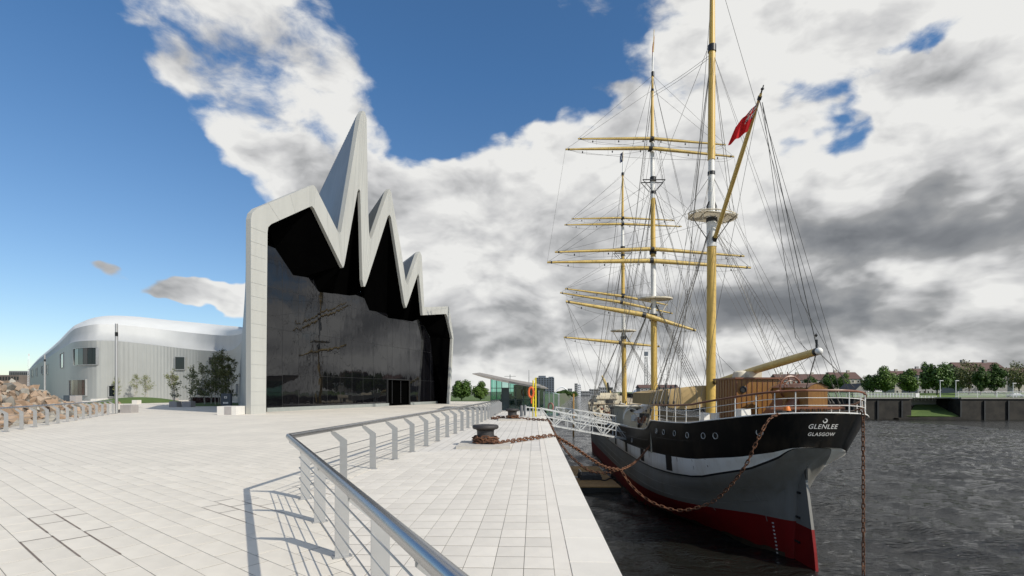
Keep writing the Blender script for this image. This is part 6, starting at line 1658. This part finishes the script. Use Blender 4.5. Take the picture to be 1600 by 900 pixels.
far_block('warehouse', 1040, 1056, 602, 619, 420, 'dark low warehouse behind the middle mast shrouds', BLUEG, cols=3, rows_=2)
br = thing('arch_bridge', 'white arched bridge on the horizon right of the tower block', 'bridge', (P(880, 0, 1100).x, 1100, 0))
pts = [P(lerp(866, 890, k/16), 617-12*sin(pi*(k/16))**.8, 1100) for k in range(17)]; MB().tube(pts, 1.3, 6).build('arch', WHT, br); MB().beam(P(864, 616, 1100), P(893, 616, 1100), 4, 1.2).build('bridge_deck', FARB, br)
br = thing('road_bridge', 'low grey road bridge crossing the river beyond the ship bow', 'bridge', (P(920, 0, 1250).x, 1250, 0))
MB().beam(P(904, 617.5, 1250), P(938, 617.5, 1250), 8, 1.8).build('bridge_deck', FARB, br)
for px in (911, 919, 927): c = P(px, 619, 1250); MB().box((c.x, c.y, -2), (3, 6, 9)).build('pier', FARB, br)
sc_ = thing('science_dome', 'round pale domed building behind the foremast', 'building', (P(1003, 0, 600).x, 600, 0))
c = P(1003, 618, 600); MB().lathe([(12, 0), (11.5, 4), (9, 8), (5, 10.5), (0, 11.5)], (c.x, c.y, c.z-2), 20).build('dome', WHT, sc_, smooth=True)
MB().tube([P(995+k*1.5, 612-9*sin(pi*k/13), 598) for k in range(14)], .6, 6).build('rim_arch', BLUEG, sc_)
tw = thing('observation_tower', 'very slim grey observation tower seen between the two rear masts', 'tower', (P(1009, 0, 560).x, 560, 0))
x = P(1009.5, 0, 560).x
m = MB(); 
for s in (-1, 1): m.tube([(x+s*1.5, 560, 0), (x+s*1.1, 560, 40)], .5, 6)
for k in range(12): m.beam((x-1.4, 560, 2+k*3.2), (x+1.4, 560, 4.5+k*3.2), .3, .3)
m.build('tower_shaft', FARB, tw); c = P(1009.5, 550, 560); MB().box((c.x, 560, c.z-2), (3.6, 3, 4.6)).build('cabin', BLUEG, tw)
for px, pt_, lb in ((826.5, 578, 'thin mast on the horizon above the pavilion roof'),):
    x = P(px, 0, 260).x; tag(MB().tube([(x, 260, 0), (x, 260, CH+(HY-pt_)/F*260)], [.3, .12], 6).build('flag_pole', FARB), lb, 'pole')
x = P(797, 0, 120).x; root = thing('street_lamp', 'double armed lamp standing behind the pavilion roof', 'street lamp', (x, 120, 0)); zt = CH+(HY-588)/F*120
MB().tube([(x, 120, 0), (x, 120, zt+.4)], .10, 6).build('column', FARB, root)
for s in (-1, 1): MB().box((x+s*.7, 120, zt), (1.3, .2, .1)).build('lamp_arm', FARB, root)
# left horizon: brown block, grey block with tower mast
BRN = material('brown_building_wall', (.16, .13, .11), .9, var=.2, scale=.1)
far_block('warehouse', -10, 30, 586, 606, 330, 'long brown warehouse on the horizon at the far left', BRN, cols=9, rows_=2, depth=20)
far_block('office_block', 14, 46, 579.5, 604, 360, 'long grey flat roofed block behind the boulders left of the silver wing', FARB, cols=10, rows_=3, depth=20, parts=((38, 45, 576),))
x = P(45.2, 0, 300).x; rt = thing('lattice_mast', 'red and white lattice mast beside the far end of the silver wing', 'mast', (x, 300, 0))
m = MB(); zt = CH+(HY-556)/F*300
for s in (-1, 1):
    for q in (-1, 1): m.tube([(x+s*.5, 300+q*.5, 0), (x+s*.25, 300+q*.25, zt)], .06, 4)
for k in range(16): m.beam((x-.45, 299.5, k*1.3), (x+.45, 299.5, (k+1)*1.3), .08, .08)
m.build('lattice', WHT, rt); MB().tube([(x, 300, zt), (x, 300, zt+1.2)], .08, 4).build('aerial', FRED, rt)
for i, (px, Y, r_) in enumerate(((6, 90, 2.2), (33, 88, 2.0), (44, 92, 1.5))):
    pass
